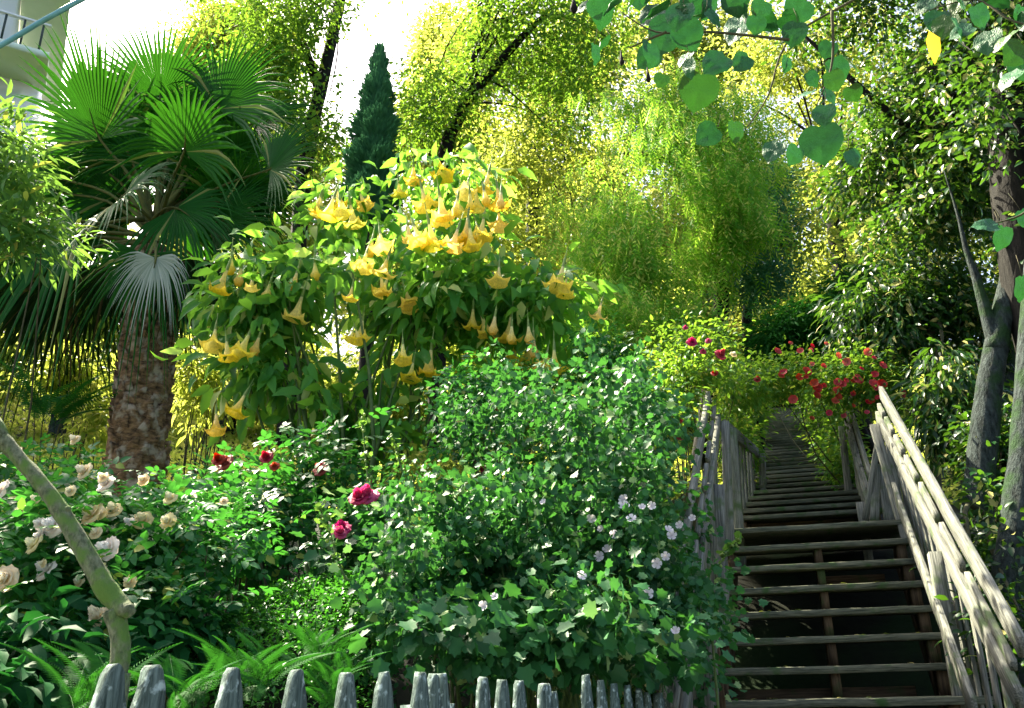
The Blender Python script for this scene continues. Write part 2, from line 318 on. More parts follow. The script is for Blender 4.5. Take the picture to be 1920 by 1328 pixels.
def stems(base, cen, k, r0, r1, mat, parent, name='stem', sag=.15):
    mb = MB(); base = np.asarray(base, float)
    sub = cen[rng.choice(len(cen), min(3*k, len(cen)), replace=False)]; sub = sub[np.argsort(np.linalg.norm((sub-base)*[1, 1, .35], axis=1))][:k]
    for c in sub:
        b = base + rng.normal(0, .05, 3)*[1, 1, 0]; m = b*.5+c*.5+rng.normal(0, .06, 3)*np.linalg.norm(c-b); m[2] += sag*np.linalg.norm((c-b)[:2])
        p, r = smooth_path([b, m, c], [r0, (r0+r1)/2, r1], 7); mb.tube(p, r, 5, cap=False)
    return mb.build(name, mat, parent, True)

# ------------------------------------------------------------------ terrain
TY = [-8, 1.5, 2.6, 3.5, 5.3, 7, 9, 13, 20, 30, 45, 90, 400]
TZ = [0, 0, .35, .45, .85, 2.2, 3.1, 4.7, 7.6, 12.5, 19, 30, 60]
def tz(x, y):
    return np.interp(y, TY, TZ) + .12*np.sin(x*1.1+y*.5)*np.clip((np.asarray(y)-2)/4, 0, 1)
xs = np.concatenate([np.linspace(-400, -20, 14), np.linspace(-19, 19, 96), np.linspace(20, 400, 14)])
ys = np.concatenate([np.linspace(-400, -9, 10), np.linspace(-8, 30, 110), np.linspace(32, 400, 30)])
X, Y = np.meshgrid(xs, ys); Z = tz(X, Y)+np.where(Y > 3, .05*np.sin(X*5.1)*np.cos(Y*4.3), 0)
nx, ny = len(xs), len(ys); idx = np.arange(nx*ny).reshape(ny, nx)
q = np.stack([idx[:-1, :-1], idx[:-1, 1:], idx[1:, 1:], idx[1:, :-1]], -1).reshape(-1, 4)
ter = put('hillside', mesh_np('hillside', np.stack([X, Y, Z], -1).reshape(-1, 3), q.ravel(), np.full(len(q), 4)), M['soil'], None, True)
ter['kind'] = 'structure'
mb = MB(); mb.faces([(-60, -6, .012), (60, -6, .012), (60, 1.0, .012), (-60, 1.0, .012)], [(0, 1, 2, 3)])
pv = mb.build('path', M['paving']); pv['kind'] = 'structure'
# ------------------------------------------------------------------ stairs, lower flight
A0 = P(1336, 1316, 5.3); d0 = ray(1416, 195); d0 = d0/d0[1]
hh = np.array([d0[0], 1, 0]); hh /= np.linalg.norm(hh); slope = d0[2]/math.hypot(d0[0], 1)
ta = math.atan2(hh[0], hh[1])-rad(8); tt = np.array([math.cos(ta), -math.sin(ta), 0]); UPV = np.array([0, 0, 1.])
fd = np.array([-tt[1], tt[0], 0])           # forward, square to the treads
RUN, WID = .25, 1.40; RISE = RUN*slope
def tread_pt(k, s=0.0, z=0.0): return A0 + k*(hh*RUN+UPV*RISE) + tt*s + UPV*z
st = thing('staircase', 'weathered wooden flight with open risers climbing between two plank handrails', 'staircase', tread_pt(-7, .7, -.2))
for k in range(-7, 8):
    mb = MB(); ext = .02 if k in (5, 6) else (.16 if k < 5 else .02); w1 = WID-.07+(ext if k != 7 else .12)
    depth = .26 if k < 7 else .95
    a = tread_pt(k, -.02-.01*random.random())+fd*depth/2; b = tread_pt(k, w1+.03*random.random())+fd*depth/2
    mb.plank(a-UPV*.021, b-UPV*.021, depth, .042, up=fd, n=14, wob=.004, rr=.006)
    mb.build('tread', M['tread_wood'], st)
for s, w in ((.05, .045), (.70, .05), (1.30, .06)):      # carriages
    mb = MB()
    for k in range(-7, 7):                               # notched: a short upright block under each tread on a sloping plank
        c = tread_pt(k, s)+fd*.09-UPV*(.042+RISE/2-.02)
        mb.box(c, (tt, fd, UPV), (w/2, .055, RISE/2-.022), .001)
    mb.plank(tread_pt(-7, s, -.24)+fd*.14, tread_pt(7, s, -.24)+fd*.14, .20, w-.008, up=UPV, n=10)
    mb.build('stringer', M['brown_wood'], st)
for k, s0, s1 in ((.1, .12, 1.2), (4.4, .72, 1.2)):   # old retaining boards behind the open risers
    mb = MB(); a = tread_pt(k, s0, -.02)+fd*.45; b = tread_pt(k, s1, -.02)+fd*.45; mb.plank(a, b, .11, .03, up=UPV); mb.build('retaining_board', M['brown_wood'], st)
n_ = 90; k_ = rng.integers(-2, 8, n_); s_ = rng.random(n_)*1.25; f_ = rng.random(n_)*.24
pos_ = np.array([tread_pt(int(k_[i]), s_[i], .004)+fd*f_[i] for i in range(n_)]); M['litter'] = leaf_mat('fallen_leaf', (.10, .07, .02), (.22, .20, .05), (.05, .12, .02), tf=.1, pc=.4)
LITTER = (pos_, n_)
# right railing (handrail of two boards holding the pickets between them)
RT = P(1654, 782, 6.95); RB = P(1925, 1310, 4.1)
FT = tread_pt(7.2, WID+.06); FB = np.array([RB[0]-.12, RB[1], .45])
def railing(parent, RT, RB, foot, n, wood, cap=True, pw=.07, gap=.0, side=1, lower=True, hb=.12, posts=(0, .35, .7, 1)):
    d = RB-RT; nrm = np.cross(d, UPV); nrm /= np.linalg.norm(nrm); nrm *= -side      # nrm points away from the stairs
    rl = MB(); rl.plank(RT-nrm*.032, RB-nrm*.032, hb, .036, n=16, wob=.004); r = rl.build('handrail', wood, parent)
    if cap:
        rc = MB(); rc.plank(RT+nrm*.03+UPV*.215, RB+nrm*.03+UPV*.215, hb-.005, .036, n=16, wob=.004); rc.build('handrail', wood, parent)
    if cap:
        cuts = [0, .09, .2, .31, .44, .6, .76, 1.0]
        for a_, b_ in zip(cuts[:-1], cuts[1:]):          # filler blocks; the gaps between them show as dark notches
            f = MB(); f.plank(RT+d*(a_+.012)-nrm*.012+UPV*.11, RT+d*(b_-.014)-nrm*.012+UPV*.11, hb*.5, .030, n=6); f.build('spacer_block', wood, parent)
    for i in range(n):
        t = (i+.5)/n + random.uniform(-.1, .1)/n; top = RT+d*t; ft = foot(t); h = top[2]-ft[2]
        m = MB(); bot = np.array([top[0]*.35+ft[0]*.65, top[1]*.35+ft[1]*.65, ft[2]-.05])
        m.plank(bot, top-UPV*random.uniform(-.02, .03), pw*random.uniform(.8, 1.15), .022, up=d, n=5, wob=.003); m.build('baluster', wood, parent)
    for t in posts:
        top = RT+d*t; ft = foot(t); m = MB(); m.plank(np.array([ft[0], ft[1], ft[2]-.35])-nrm*.085, np.array([top[0], top[1], top[2]-.03])-nrm*.085, .085, .07, up=d, n=5, wob=.003); m.build('post', wood, parent)
    if lower:
        a = P(1684, 905, 6.9)-nrm*.05; b = P(1850, 1335, 4.4)-nrm*.05
        m = MB(); m.plank(a, b, .15, .03, n=14, wob=.005); m.build('lower_rail', wood, parent)
rr = thing('stair_railing', 'bleached plank handrail on the right of the lower stairs, catching sunlight', 'handrail', tuple(FT), 'railings of the wooden stairs')
railing(rr, RT, RB, lambda t: FT+(FB-FT)*t, 13, M['wood'], hb=.115, pw=.06, posts=(.03, .62))
LT = P(1340, 785, 6.95); LB = LT+(tread_pt(-6)-tread_pt(7.0)); LF0 = tread_pt(7, -.07); LF1 = tread_pt(-6, -.07)
rl_ = thing('stair_railing', 'grey plank handrail on the left of the lower stairs, half buried in mallow', 'handrail', tuple(LF0), 'railings of the wooden stairs')
railing(rl_, LT, LB, lambda t: LF0+(LF1-LF0)*t, 12, M['wood'], cap=True, side=-1, hb=.075, pw=.05, lower=False, posts=(0.01, .33, .7))
# ------------------------------------------------------------------ upper flight
U0 = P(1385, 968, 8.0); U1 = P(1440, 764, 19.5); UW = 1.28; n_up = 38
ud = U1-U0
up_ = thing('staircase', 'narrow dark upper flight running far up the hill under red climbing roses', 'staircase', tuple(U0))
for k in range(n_up):
    a = U0+ud*k/n_up; w = UW*(1-.12*k/n_up); m = MB(); m.plank(a-UPV*.02+fd*.13, a+tt*w-UPV*.02+fd*.13, .26, .04, up=fd, n=3, wob=.003); m.build('tread', M['tread_wood'], up_)
for s in (.03, UW-.06):
    m = MB(); m.plank(U0+tt*s-UPV*.18, U1+tt*s*.88-UPV*.18, .2, .05, n=12); m.build('stringer', M['brown_wood'], up_)
for k in range(0, n_up, 1):
    a = U0+ud*(k+.5)/n_up-UPV*.10; 
    if k % 2 == 0:
        m = MB(); m.plank(a+fd*.12+tt*.1, a+fd*.12+tt*(UW-.15)*.95, .09, .02, n=2); m.build('riser', M['brown_wood'], up_)
ra = P(1592, 792, 8.9); rb = P(1634, 945, 7.35); fa = P(1606, 945, 8.9); fb = P(1640, 990, 7.3)
r3 = thing('stair_railing', 'short steep handrail with bleached top at the foot of the upper flight', 'handrail', tuple(fb), 'railings of the wooden stairs')
railing(r3, ra, rb, lambda t: fa+(fb-fa)*t, 7, M['wood'], lower=False, posts=(.02, .95), pw=.09)
la = P(1415, 850, 9.6); lb = P(1352, 800, 7.2); fa2 = P(1412, 940, 9.6); fb2 = P(1362, 990, 7.2)
r4 = thing('stair_railing', 'row of thin grey balusters left of the upper flight among leaves', 'handrail', tuple(fb2), 'railings of the wooden stairs')
railing(r4, la, lb, lambda t: fa2+(fb2-fa2)*t, 9, M['wood'], cap=False, lower=False, side=-1, posts=(.02, .98), pw=.07)
# crossed boards on the landing between the two right rails
r5 = thing('gate_boards', 'loose vertical planks closing the corner between the landing and right handrail', 'fence', tuple(P(1660, 985, 7.1)))
for (x0, y0, x1, y1, w) in ((1653, 790, 1622, 975, .05), (1690, 985, 1664, 800, .07), (1668, 985, 1655, 880, .08), (1706, 985, 1690, 850, .06), (1640, 980, 1642, 870, .07)):
    m = MB(); m.plank(P(x0, y0, 7.12), P(x1, y1, 7.15), w, .02, up=tt, n=5); m.build('plank', M['wood'], r5)

# ------------------------------------------------------------------ picket fence
dA = ray(1690, 1270); fa_ = dA[0]/dA[1]; fb_ = -.95
e1 = np.array([fa_, 1, 0]); e1 /= np.linalg.norm(e1); e2 = np.array([e1[1], -e1[0], 0])
def fence_pt(px, py):
    d = ray(px, py); t = fb_/(d[0]-fa_*d[1]); return EYE+d*t
fe = thing('picket_fence', 'low grey lichened picket fence with worn uneven tips along the garden edge', 'fence', tuple(fence_pt(600, 1290)*[1, 1, 0]))
PK = [(212, 1247, 1), (286, 1246, 1), (436, 1254, 1), (556, 1256, 1), (650, 1262, 1), (720, 1260, 1), (788, 1260, 1), (812, 1264, .8), (828, 1262, .7), (905, 1270, 1), (941, 1275, 1),
      (973, 1277, 1), (1020, 1282, 1), (1035, 1297, .7), (1098, 1265, 1), (1126, 1276, 1), (1151, 1282, 1), (1176, 1285, 1), (1197, 1292, 1), (1213, 1298, 1), (1234, 1300, 1.8)]
for i, (px, py, wf) in enumerate(PK):
    c = fence_pt(px, py); m = MB(); th = .019+.003*random.random(); lean = random.uniform(-.012, .012)
    prof = [(0, .002), (.003, .006), (.009, .009), (.03, .017), (.06, .026), (.10, .034), (.30, .046), (.6, .046), (1.15, .046)]
    if i in (12, 13, 20): prof = [(0, .018), (.008, .024), (.03, .033), (.075, .038), (.13, .04), (.30, .042), (.6, .042), (1.1, .042)]
    V = []; Fs = []
    for z, hw in prof:
        hw *= wf
        for a, b in ((-1, -1), (-.92, 1), (.92, 1), (1, -1)):
            V.append(c+e1*(hw*.85*a+z*lean+random.uniform(-.0015, .0015))+e2*(-b*th/2+random.uniform(-.001, .001))-UPV*(z+random.uniform(-.002, .002)*(z < 1)))
    # top is slightly rounded: shift middle
    for j in range(len(prof)-1):
        for k in range(4): Fs.append((j*4+k, (j+1)*4+k, (j+1)*4+(k+1) % 4, j*4+(k+1) % 4))
    Fs.append((0, 1, 2, 3)); m.faces(V, Fs, [v+i*3.1 for v in V]); m.build('picket', M['fence_wood'], fe)
for zz in (1.30, .72):
    a = fence_pt(120, 1300); b = fence_pt(1260, 1290); a[2] = zz-.02; b[2] = zz+.0
    m = MB(); m.plank(a-e2*.035, b-e2*.035, .08, .035, n=16); m.build('fence_rail', M['fence_wood'], fe)
for px, py in ((870, 1320), (1296, 1275)):
    c = fence_pt(px, py)-e2*.09; m = MB(); m.plank(c*[1, 1, 0], c, .09, .09, up=e1, n=6, wob=.004, rr=.01); m.build('post', M['fence_wood'], fe)
pb = thing('gate_post', 'brown square post where picket fence meets the stairs', 'post', tuple(P(1322, 1300, 4.7)*[1, 1, 0]))
c = P(1322, 1120, 4.9); m = MB(); m.plank(np.array([c[0], c[1], .4]), c, .10, .09, up=tt, n=8, wob=.004, rr=.01); m.build('shaft', M['brown_wood'], pb)
m = MB(); m.plank(c+UPV*.012-tt*.05, c+UPV*.012+tt*.05, .11, .02, up=fd, n=2); m.build('cap', M['wood'], pb)

# ------------------------------------------------------------------ fan palm
PB = np.array([-3.62, 8.0, tz(-3.6, 8)]); PT = P(287, 470, 8.0)
palm = thing('fan_palm', 'fan palm with dark shaggy skirt over a thick brown fibrous trunk', 'palm tree', tuple(PB))
pp, pr = smooth_path([PB-UPV*.3, PB*.5+PT*.5+np.array([.02, 0, 0]), P(282, 570, 8.0), PT], [.30, .25, .23, .17], 26)
mb = MB(); mb.tube(pp, pr, 20, bump=.04)
nb = 420
for i in range(nb):                         # old leaf bases, woven upward around the trunk
    u = i/nb; j = u*(len(pp)-4); k = int(j); f = j-k; c = pp[k]*(1-f)+pp[k+1]*f; r = (pr[k]*(1-f)+pr[k+1]*f)*.97
    a = i*2.399+rng.normal(0, .1); o = np.array([math.cos(a), math.sin(a), 0]); tn = np.array([-o[1], o[0], 0]); w = .075*random.uniform(.7, 1.2); h = .12*random.uniform(.6, 1.5); sk = random.choice((-1, 1))*.045
    V = [c+o*r-tn*w, c+o*(r+.012)+tn*w, c+o*(r+.045)+tn*(w*.35+sk)+UPV*h, c+o*(r+.04)-tn*(w*.35-sk)+UPV*h, c+o*(r-.02)+UPV*(h*.9)+tn*sk, c+o*(r+.035)+UPV*h*.4]
    mb.faces(V, [(0, 1, 5), (1, 2, 5), (2, 3, 5), (3, 0, 5), (3, 2, 4), (0, 3, 4), (1, 4, 2)])
mb.build('trunk', M['palm_bark'], palm)
def frond(hub, ax, nrm, R, arc=200, nseg=38, fuse=.5, tipdroop=.25, foot=None, mat='palm_leaf', fold=.95, cup=.18):
    """fan blade: ax points from hub to the middle tip, nrm is the upper face."""
    ax = ax/np.linalg.norm(ax); nrm = nrm-ax*(nrm@ax); nrm /= np.linalg.norm(nrm); sd = np.cross(ax, nrm)
    V = []; Fs = []; da = rad(arc)/nseg
    rads = [.04, .28, fuse, fuse+(1-fuse)*.38, fuse+(1-fuse)*.72, 1.0]
    wid = [1, 1, 1, .62, .34, .03]
    for i in range(nseg):
        a = -rad(arc)/2+da*(i+.5); L = R*(.80+.20*math.cos(a*.75))*random.uniform(.93, 1.05); aj = a+random.uniform(-.02, .02)
        td = tipdroop*random.uniform(.4, 1.5); k0 = len(V)
        for q, (r, w) in enumerate(zip(rads, wid)):
            hw = da/2*w*min(r, fuse)/1.0*1.02*R if q > 2 else da/2*r*R*1.01
            aa = a if q < 3 else aj
            dirv = ax*math.cos(aa)+sd*math.sin(aa); tv = -ax*math.sin(aa)+sd*math.cos(aa)
            rr_ = r*L
            c = hub+dirv*rr_ + nrm*(cup*R*r*r*(1-abs(math.cos(a))*.6)) - nrm*(.10*R*r*r*math.cos(a)) - UPV*(td*R*max(0, r-fuse*.7)**2/(.4))
            dep = fold*hw
            V += [c-tv*hw, c+nrm*dep, c+tv*hw]
        for q in range(5):
            b0 = k0+q*3; Fs += [(b0, b0+1, b0+4, b0+3), (b0+1, b0+2, b0+5, b0+4)]
    m = MB(); m.faces(V, Fs); o = m.build('frond', M[mat], palm)
    if foot is not None:
        s = MB(); mid = (hub+foot)/2+UPV*.10*np.linalg.norm(hub-foot); p, r = smooth_path([foot, mid, hub, hub+ax*R*.25], [.028, .016, .011, .003], 10); s.tube(p, r, 6)
        sp = s.build('petiole', M['petiole'], o); sp.location = (0, 0, 0)
    return o
HUB = P(285, 440, 8.0)
def scr(deg, tow=0.): return CR*math.cos(rad(deg))+CU*math.sin(rad(deg))-fw*tow
FR = [ # hub px, Y, screen angle of axis, toward camera, radius px, arc, normal (screen angle, toward), droop
 (188, 262, 7.7, 104, .25, 212, 190, (200, 1.6), .10), (300, 185, 8.3, 88, .0, 150, 180, (80, 2.0), .08), (408, 205, 8.2, 52, .1, 175, 170, (100, 1.6), .28),
 (345, 285, 7.1, 80, .35, 150, 235, (90, 1.3), .3), (505, 318, 7.8, 38, .3, 125, 190, (110, 1.2), .2), (470, 235, 8.4, 32, -.1, 130, 170, (120, .9), .4),
 (225, 375, 7.5, 25, .6, 150, 200, (100, .8), .35), (392, 418, 7.6, 6, .2, 135, 140, (95, 1.8), .12), (430, 372, 8.2, 30, .1, 120, 180, (110, 1.0), .3), (112, 335, 8.1, 150, .1, 150, 190, (70, .8), .4),
 (272, 478, 7.2, 262, .25, 118, 215, (80, 1.4), .85), (140, 445, 7.6, 196, .3, 185, 200, (100, .9), .8), (60, 420, 7.9, 170, .2, 120, 190, (80, 1), .5),
 (345, 240, 8.8, 70, -.3, 170, 200, (80, 1.2), .2), (250, 250, 8.7, 118, -.3, 180, 190, (80, 1.4), .2), (330, 390, 7.4, 330, .4, 140, 190, (90, 1.2), .5),
]
for (px, py, Yd, an, tw, Rp, arc, (na, nw), dr) in FR:
    hb = P(px, py, Yd); frond(hb, scr(an, tw), scr(na, nw), Rp*mpp(hb)*1.13, arc, tipdroop=dr, foot=HUB+np.array([random.uniform(-.08, .08), random.uniform(-.1, .1), random.uniform(-.1, .15)]))
for k in range(26):
    an = random.uniform(5, 170); L_ = random.uniform(90, 230); hb = P(285+L_*math.cos(rad(an)), 440-L_*math.sin(rad(an))*1.1, random.uniform(8.1, 8.9))
    frond(hb, scr(an+random.uniform(-15, 15), random.uniform(-.2, .3)), scr(an+random.choice((-40, 40)), random.uniform(.8, 1.6)), random.uniform(110, 160)*mpp(hb), random.uniform(165, 200), tipdroop=.2+.2*random.random(), foot=HUB)
for k in range(12):
    an = random.uniform(0, 180); L_ = random.uniform(30, 100); hb = P(285+L_*math.cos(rad(an)), 430-L_*math.sin(rad(an)), random.uniform(8.6, 9.1))
    frond(hb, scr(an+random.uniform(-30, 30), 0), scr(an+random.choice((-50, 50)), random.uniform(.8, 1.6)), random.uniform(110, 150)*mpp(hb), 190, tipdroop=.4, foot=HUB)
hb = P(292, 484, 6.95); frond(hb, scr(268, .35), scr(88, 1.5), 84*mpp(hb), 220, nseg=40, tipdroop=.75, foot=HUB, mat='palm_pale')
SK = [(120, 500, 7.7, 215, 190, .4), (60, 520, 8.0, 235, 190, .2), (175, 520, 8.1, 240, 180, .1), (110, 540, 8.3, 250, 200, 0.), (205, 500, 7.9, 255, 150, .0), (30, 480, 8.2, 200, 150, .1),
      (345, 505, 8.0, 300, 150, .1), (370, 500, 8.2, 320, 140, .0), (360, 480, 7.7, 290, 150, .3), (330, 520, 8.4, 285, 160, 0.), (250, 500, 8.5, 250, 150, 0.), (85, 470, 8.4, 190, 170, 0)]
for (px, py, Yd, an, Rp, tw) in SK:
    hb = P(px, py, Yd); frond(hb, scr(an, tw), scr(an+90 if 90 < an < 270 else an-270, 1.0)+UPV*.5, Rp*.88*mpp(hb), 150, nseg=30, tipdroop=.5, foot=HUB-UPV*random.uniform(0, .25), mat='palm_old')
# ------------------------------------------------------------------ trees
def tree(name, label, cat, trunks, blobs, n, per, sig, tp, size, lm, bm, gap=-.1, seed=0, shell=.5, gs=1.0, droop=.25, limbs=10, up=.5, group='trees on the hillside', flat=.6, lr=.03, base=None):
    b0 = trunks[0][0][0] if base is None else base
    t = thing(name, label, cat, tuple(b0), group)
    mb = MB()
    for pts, rs in trunks:
        p, r = smooth_path(pts, rs, 5*len(pts)); mb.tube(p, r, 10, bump=.05)
    cen = centres(blobs, n, shell, gap, seed, gs)
    top = np.array(trunks[0][0][-1]); midp = np.array(trunks[0][0][len(trunks[0][0])//2])
    for c in cen[rng.choice(len(cen), min(limbs, len(cen)), replace=False)]:
        s = midp+(top-midp)*random.random(); m = (s+c)/2+UPV*.12*np.linalg.norm(c-s)+rng.normal(0, .1, 3)
        p, r = smooth_path([s, m, c], [lr, lr*.6, lr*.2], 8); mb.tube(p, r, 6, cap=False)
    mb.build('trunk', M[bm], t, True)
    leaf_obj('crown', [leaves(cen, per, sig, tp, size, up=up, droop=droop, flat=flat)], M[lm], t)
    return t
def TP(*pts): return [P(*p) if len(p) == 3 else np.array(p) for p in pts]
def ground_at(px, py, Y):
    c = P(px, py, Y); return np.array([c[0], c[1], tz(c[0], c[1])-.1])
def gtree(px, py, Y): return ground_at(px, py, Y)
SUNNY = 'sunlit trees far up the hill'
# far sunlit trees up the hill (bright behind everything)
far = [(560, 430, 24, 330, 190), (900, 520, 21, 260, 200), (1130, 330, 25, 260, 220), (1330, 470, 22, 200, 200), (1560, 300, 24, 260, 230), (1560, 560, 19, 190, 120),
       (1820, 300, 26, 240, 260), (140, 620, 19, 260, 150), (440, 660, 17, 160, 130), (880, 700, 16, 240, 130), (1150, 640, 17, 170, 140), (840, 230, 26, 90, 120), (990, 90, 27, 170, 130), (1250, 60, 28, 200, 150), (500, 260, 27, 110, 120), (1420, 620, 22, 130, 90), (860, 90, 30, 80, 100), (440, 70, 30, 120, 80)]
fl = ['round yellow-green tree seen through the palm fronds', 'yellow-green tree directly behind the trumpet flowers', 'bright tree high on the hill right of the cypress', 'yellow-green tree behind the weeping tree',
      'sunlit tree high behind the heart-shaped leaves', 'low sunlit tree just above the rose arch', 'tall sunlit tree behind the dark right-hand trunk', 'sunlit shrubby tree left of the palm trunk', 'sunlit shrubby tree right of the palm trunk',
      'low sunlit tree beneath the trumpet flowers', 'low sunlit tree between the trumpet bush and stairs', 'pale sunlit tree just right of the cypress tip', 'sunlit crown at the top between the dark leaning trunk and heart leaves', 'sunlit crown at the top behind the hanging heart leaves', 'sunlit tree left of the cypress behind the leaning trunk', 'sunlit tree behind the dark top end of the upper stairs', 'pale distant crown high in the sky gap right of the cypress tip', 'pale distant crown above the palm in the white sky']
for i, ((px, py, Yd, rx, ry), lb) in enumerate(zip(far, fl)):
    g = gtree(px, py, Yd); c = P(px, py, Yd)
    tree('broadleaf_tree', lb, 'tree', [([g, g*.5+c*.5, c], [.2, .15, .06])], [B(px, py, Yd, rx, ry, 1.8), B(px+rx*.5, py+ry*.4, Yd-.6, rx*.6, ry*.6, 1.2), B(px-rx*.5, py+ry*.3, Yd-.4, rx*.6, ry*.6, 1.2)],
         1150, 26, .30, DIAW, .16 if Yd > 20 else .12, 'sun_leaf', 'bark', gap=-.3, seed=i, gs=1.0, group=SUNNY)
# tall trees across the top of the picture
g = gtree(560, 500, 15)
tree('broadleaf_tree', 'leaning tree with a dark trunk beside the gap of white sky', 'tree', [([g, P(570, 330, 15), P(610, 130, 15), P(650, -60, 15.4)], [.18, .16, .14, .12]), ([P(600, 170, 15), P(560, 60, 15), P(520, -60, 15)], [.12, .09, .05])],
     [B(560, 60, 14.6, 130, 110, 1.6), B(470, 30, 15, 130, 80, 1.5, .5), B(590, 240, 14.6, 80, 120, 1.2, 1.1), B(540, 190, 15.4, 110, 130, 1.3, .8), B(500, 120, 14.2, 90, 90, 1.3), B(610, 90, 14, 50, 130, 1, 1.5)], 800, 26, .26, DIA, .125, 'shade_small', 'dark_bark', gap=-.05, seed=2, gs=1.3)
g = gtree(820, 520, 14)
tree('broadleaf_tree', 'open crowned tree with leaning dark trunk right of the cypress', 'tree', [([g, P(830, 330, 14), P(868, 200, 14), P(905, 60, 14), P(940, -80, 14)], [.16, .14, .12, .09, .06]), ([P(868, 200, 14), P(960, 90, 13.6), P(1040, 10, 13.4)], [.1, .08, .04])],
     [B(830, 110, 13.6, 110, 130, 1.5, .7), B(980, 40, 13.5, 220, 130, 1.9, 1.0), B(1080, 150, 13.8, 130, 110, 1.6), B(790, 260, 14.2, 60, 80, 1, .7), B(770, 80, 14, 60, 90, .9, .8), B(800, 280, 14.4, 50, 80, .8), B(860, 200, 13.4, 90, 110, 1, 1.2)], 1050, 26, .26, DIA, .115, 'shade_small', 'dark_bark', gap=-.05, seed=5, gs=1.4, limbs=16)
g = gtree(1000, 470, 16)
tree('broadleaf_tree', 'yellow-flecked tree filling the slope behind the topmost trumpet flowers', 'tree', [([g, P(1000, 320, 16), P(1040, 200, 16)], [.2, .15, .08])],
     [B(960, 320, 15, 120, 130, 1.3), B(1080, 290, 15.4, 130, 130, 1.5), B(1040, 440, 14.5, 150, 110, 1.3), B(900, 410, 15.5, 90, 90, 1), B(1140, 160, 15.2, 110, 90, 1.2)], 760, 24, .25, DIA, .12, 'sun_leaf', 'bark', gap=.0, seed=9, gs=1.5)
g = gtree(1280, 640, 11.5)
# weeping tree: hanging strands
wt = thing('weeping_tree', 'feathery bright green weeping tree left of the upper stairs', 'tree', tuple(g), 'trees on the hillside')
mb = MB()
for pts, rs in (([g, P(1350, 600, 11.5), P(1345, 480, 11.5), P(1310, 330, 11.5), P(1260, 190, 11.5)], [.13, .12, .10, .07, .03]), ([P(1345, 500, 11.5), P(1400, 380, 11.3), P(1430, 300, 11.2)], [.07, .04, .02]), ([P(1310, 330, 11.5), P(1220, 290, 11.3), P(1150, 290, 11.2)], [.05, .04, .015])):
    p, r = smooth_path(pts, rs, 16); mb.tube(p, r, 8, bump=.04)
mb.build('trunk', M['dark_bark'], wt, True)
cen = centres([B(1270, 330, 11, 170, 170, 1.1), B(1200, 480, 10.6, 130, 150, .9), B(1370, 430, 10.9, 90, 150, .8), B(1290, 230, 11.2, 130, 90, 1), B(1150, 600, 10.2, 110, 90, .7), B(1290, 560, 10.4, 70, 100, .6), B(1230, 190, 11.3, 170, 90, 1, .6), B(1120, 430, 10.8, 110, 150, .9, .5), B(1400, 260, 11.3, 90, 110, .8, .5)], 2300, .6, -.2, 3, 1.6)
n = len(cen)*4; pos = np.repeat(cen, 4, 0)+rng.normal(0, .1, (n, 3)); d = rdir(n)*.35+np.array([0, 0, -1])
leaf_obj('crown', [scatter(STRAND, pos, d, rdir(n), rng.uniform(.22, .42, n))], M['weep_leaf'], wt)
# middle right
g = gtree(1560, 480, 13)
tree('broadleaf_tree', 'shrubby tree with yellowish lit crown right of the weeping tree', 'tree', [([g, P(1560, 400, 13), P(1530, 250, 13)], [.16, .12, .06])],
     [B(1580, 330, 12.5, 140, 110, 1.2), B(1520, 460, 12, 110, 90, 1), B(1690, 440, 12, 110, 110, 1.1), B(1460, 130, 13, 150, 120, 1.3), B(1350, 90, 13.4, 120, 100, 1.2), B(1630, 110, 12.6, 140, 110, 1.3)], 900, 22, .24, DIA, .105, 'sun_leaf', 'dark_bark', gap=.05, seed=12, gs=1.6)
g = gtree(1395, 620, 12.6)
tree('conifer', 'blue-green feathery conifer between the weeping tree and upper stairs', 'tree', [([g, P(1400, 600, 12.6), P(1440, 400, 12.6)], [.1, .08, .03])],
     [B(1440, 430, 12, 60, 60, .6), B(1420, 520, 11.8, 70, 60, .6), B(1450, 340, 12.2, 30, 40, .3)], 420, 40, .14, TUFT, .07, 'cypress_leaf', 'dark_bark', gap=None, seed=1)
g = gtree(1640, 700, 10.5)
tree('broadleaf_shrub', 'soft bright green bush topping the arch behind the red roses', 'shrub', [([g, P(1540, 640, 10.5), P(1540, 600, 10.5)], [.05, .04, .02])],
     [B(1550, 620, 10, 90, 50, .6), B(1480, 640, 10, 70, 50, .5), B(1620, 560, 10.2, 70, 60, .6)], 420, 34, .13, THIN, .12, 'fern_leaf', 'dark_bark', gap=None, group='shrubs on the slope')
# big dark evergreens on the right
g = gtree(1890, 650, 7.6)
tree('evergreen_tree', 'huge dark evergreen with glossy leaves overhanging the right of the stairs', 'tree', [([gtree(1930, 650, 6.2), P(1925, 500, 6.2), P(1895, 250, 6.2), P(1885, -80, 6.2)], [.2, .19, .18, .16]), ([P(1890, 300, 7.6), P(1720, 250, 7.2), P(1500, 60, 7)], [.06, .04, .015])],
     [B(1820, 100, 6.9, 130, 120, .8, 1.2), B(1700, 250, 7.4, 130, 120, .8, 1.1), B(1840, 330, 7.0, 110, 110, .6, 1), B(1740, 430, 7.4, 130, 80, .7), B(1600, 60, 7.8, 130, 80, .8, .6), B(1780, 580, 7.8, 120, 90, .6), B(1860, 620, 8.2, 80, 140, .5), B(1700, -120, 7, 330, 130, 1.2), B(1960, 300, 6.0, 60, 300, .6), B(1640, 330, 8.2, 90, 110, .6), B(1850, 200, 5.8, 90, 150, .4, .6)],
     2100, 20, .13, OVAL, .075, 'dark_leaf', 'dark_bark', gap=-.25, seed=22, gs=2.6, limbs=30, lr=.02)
g = gtree(1700, 700, 8)
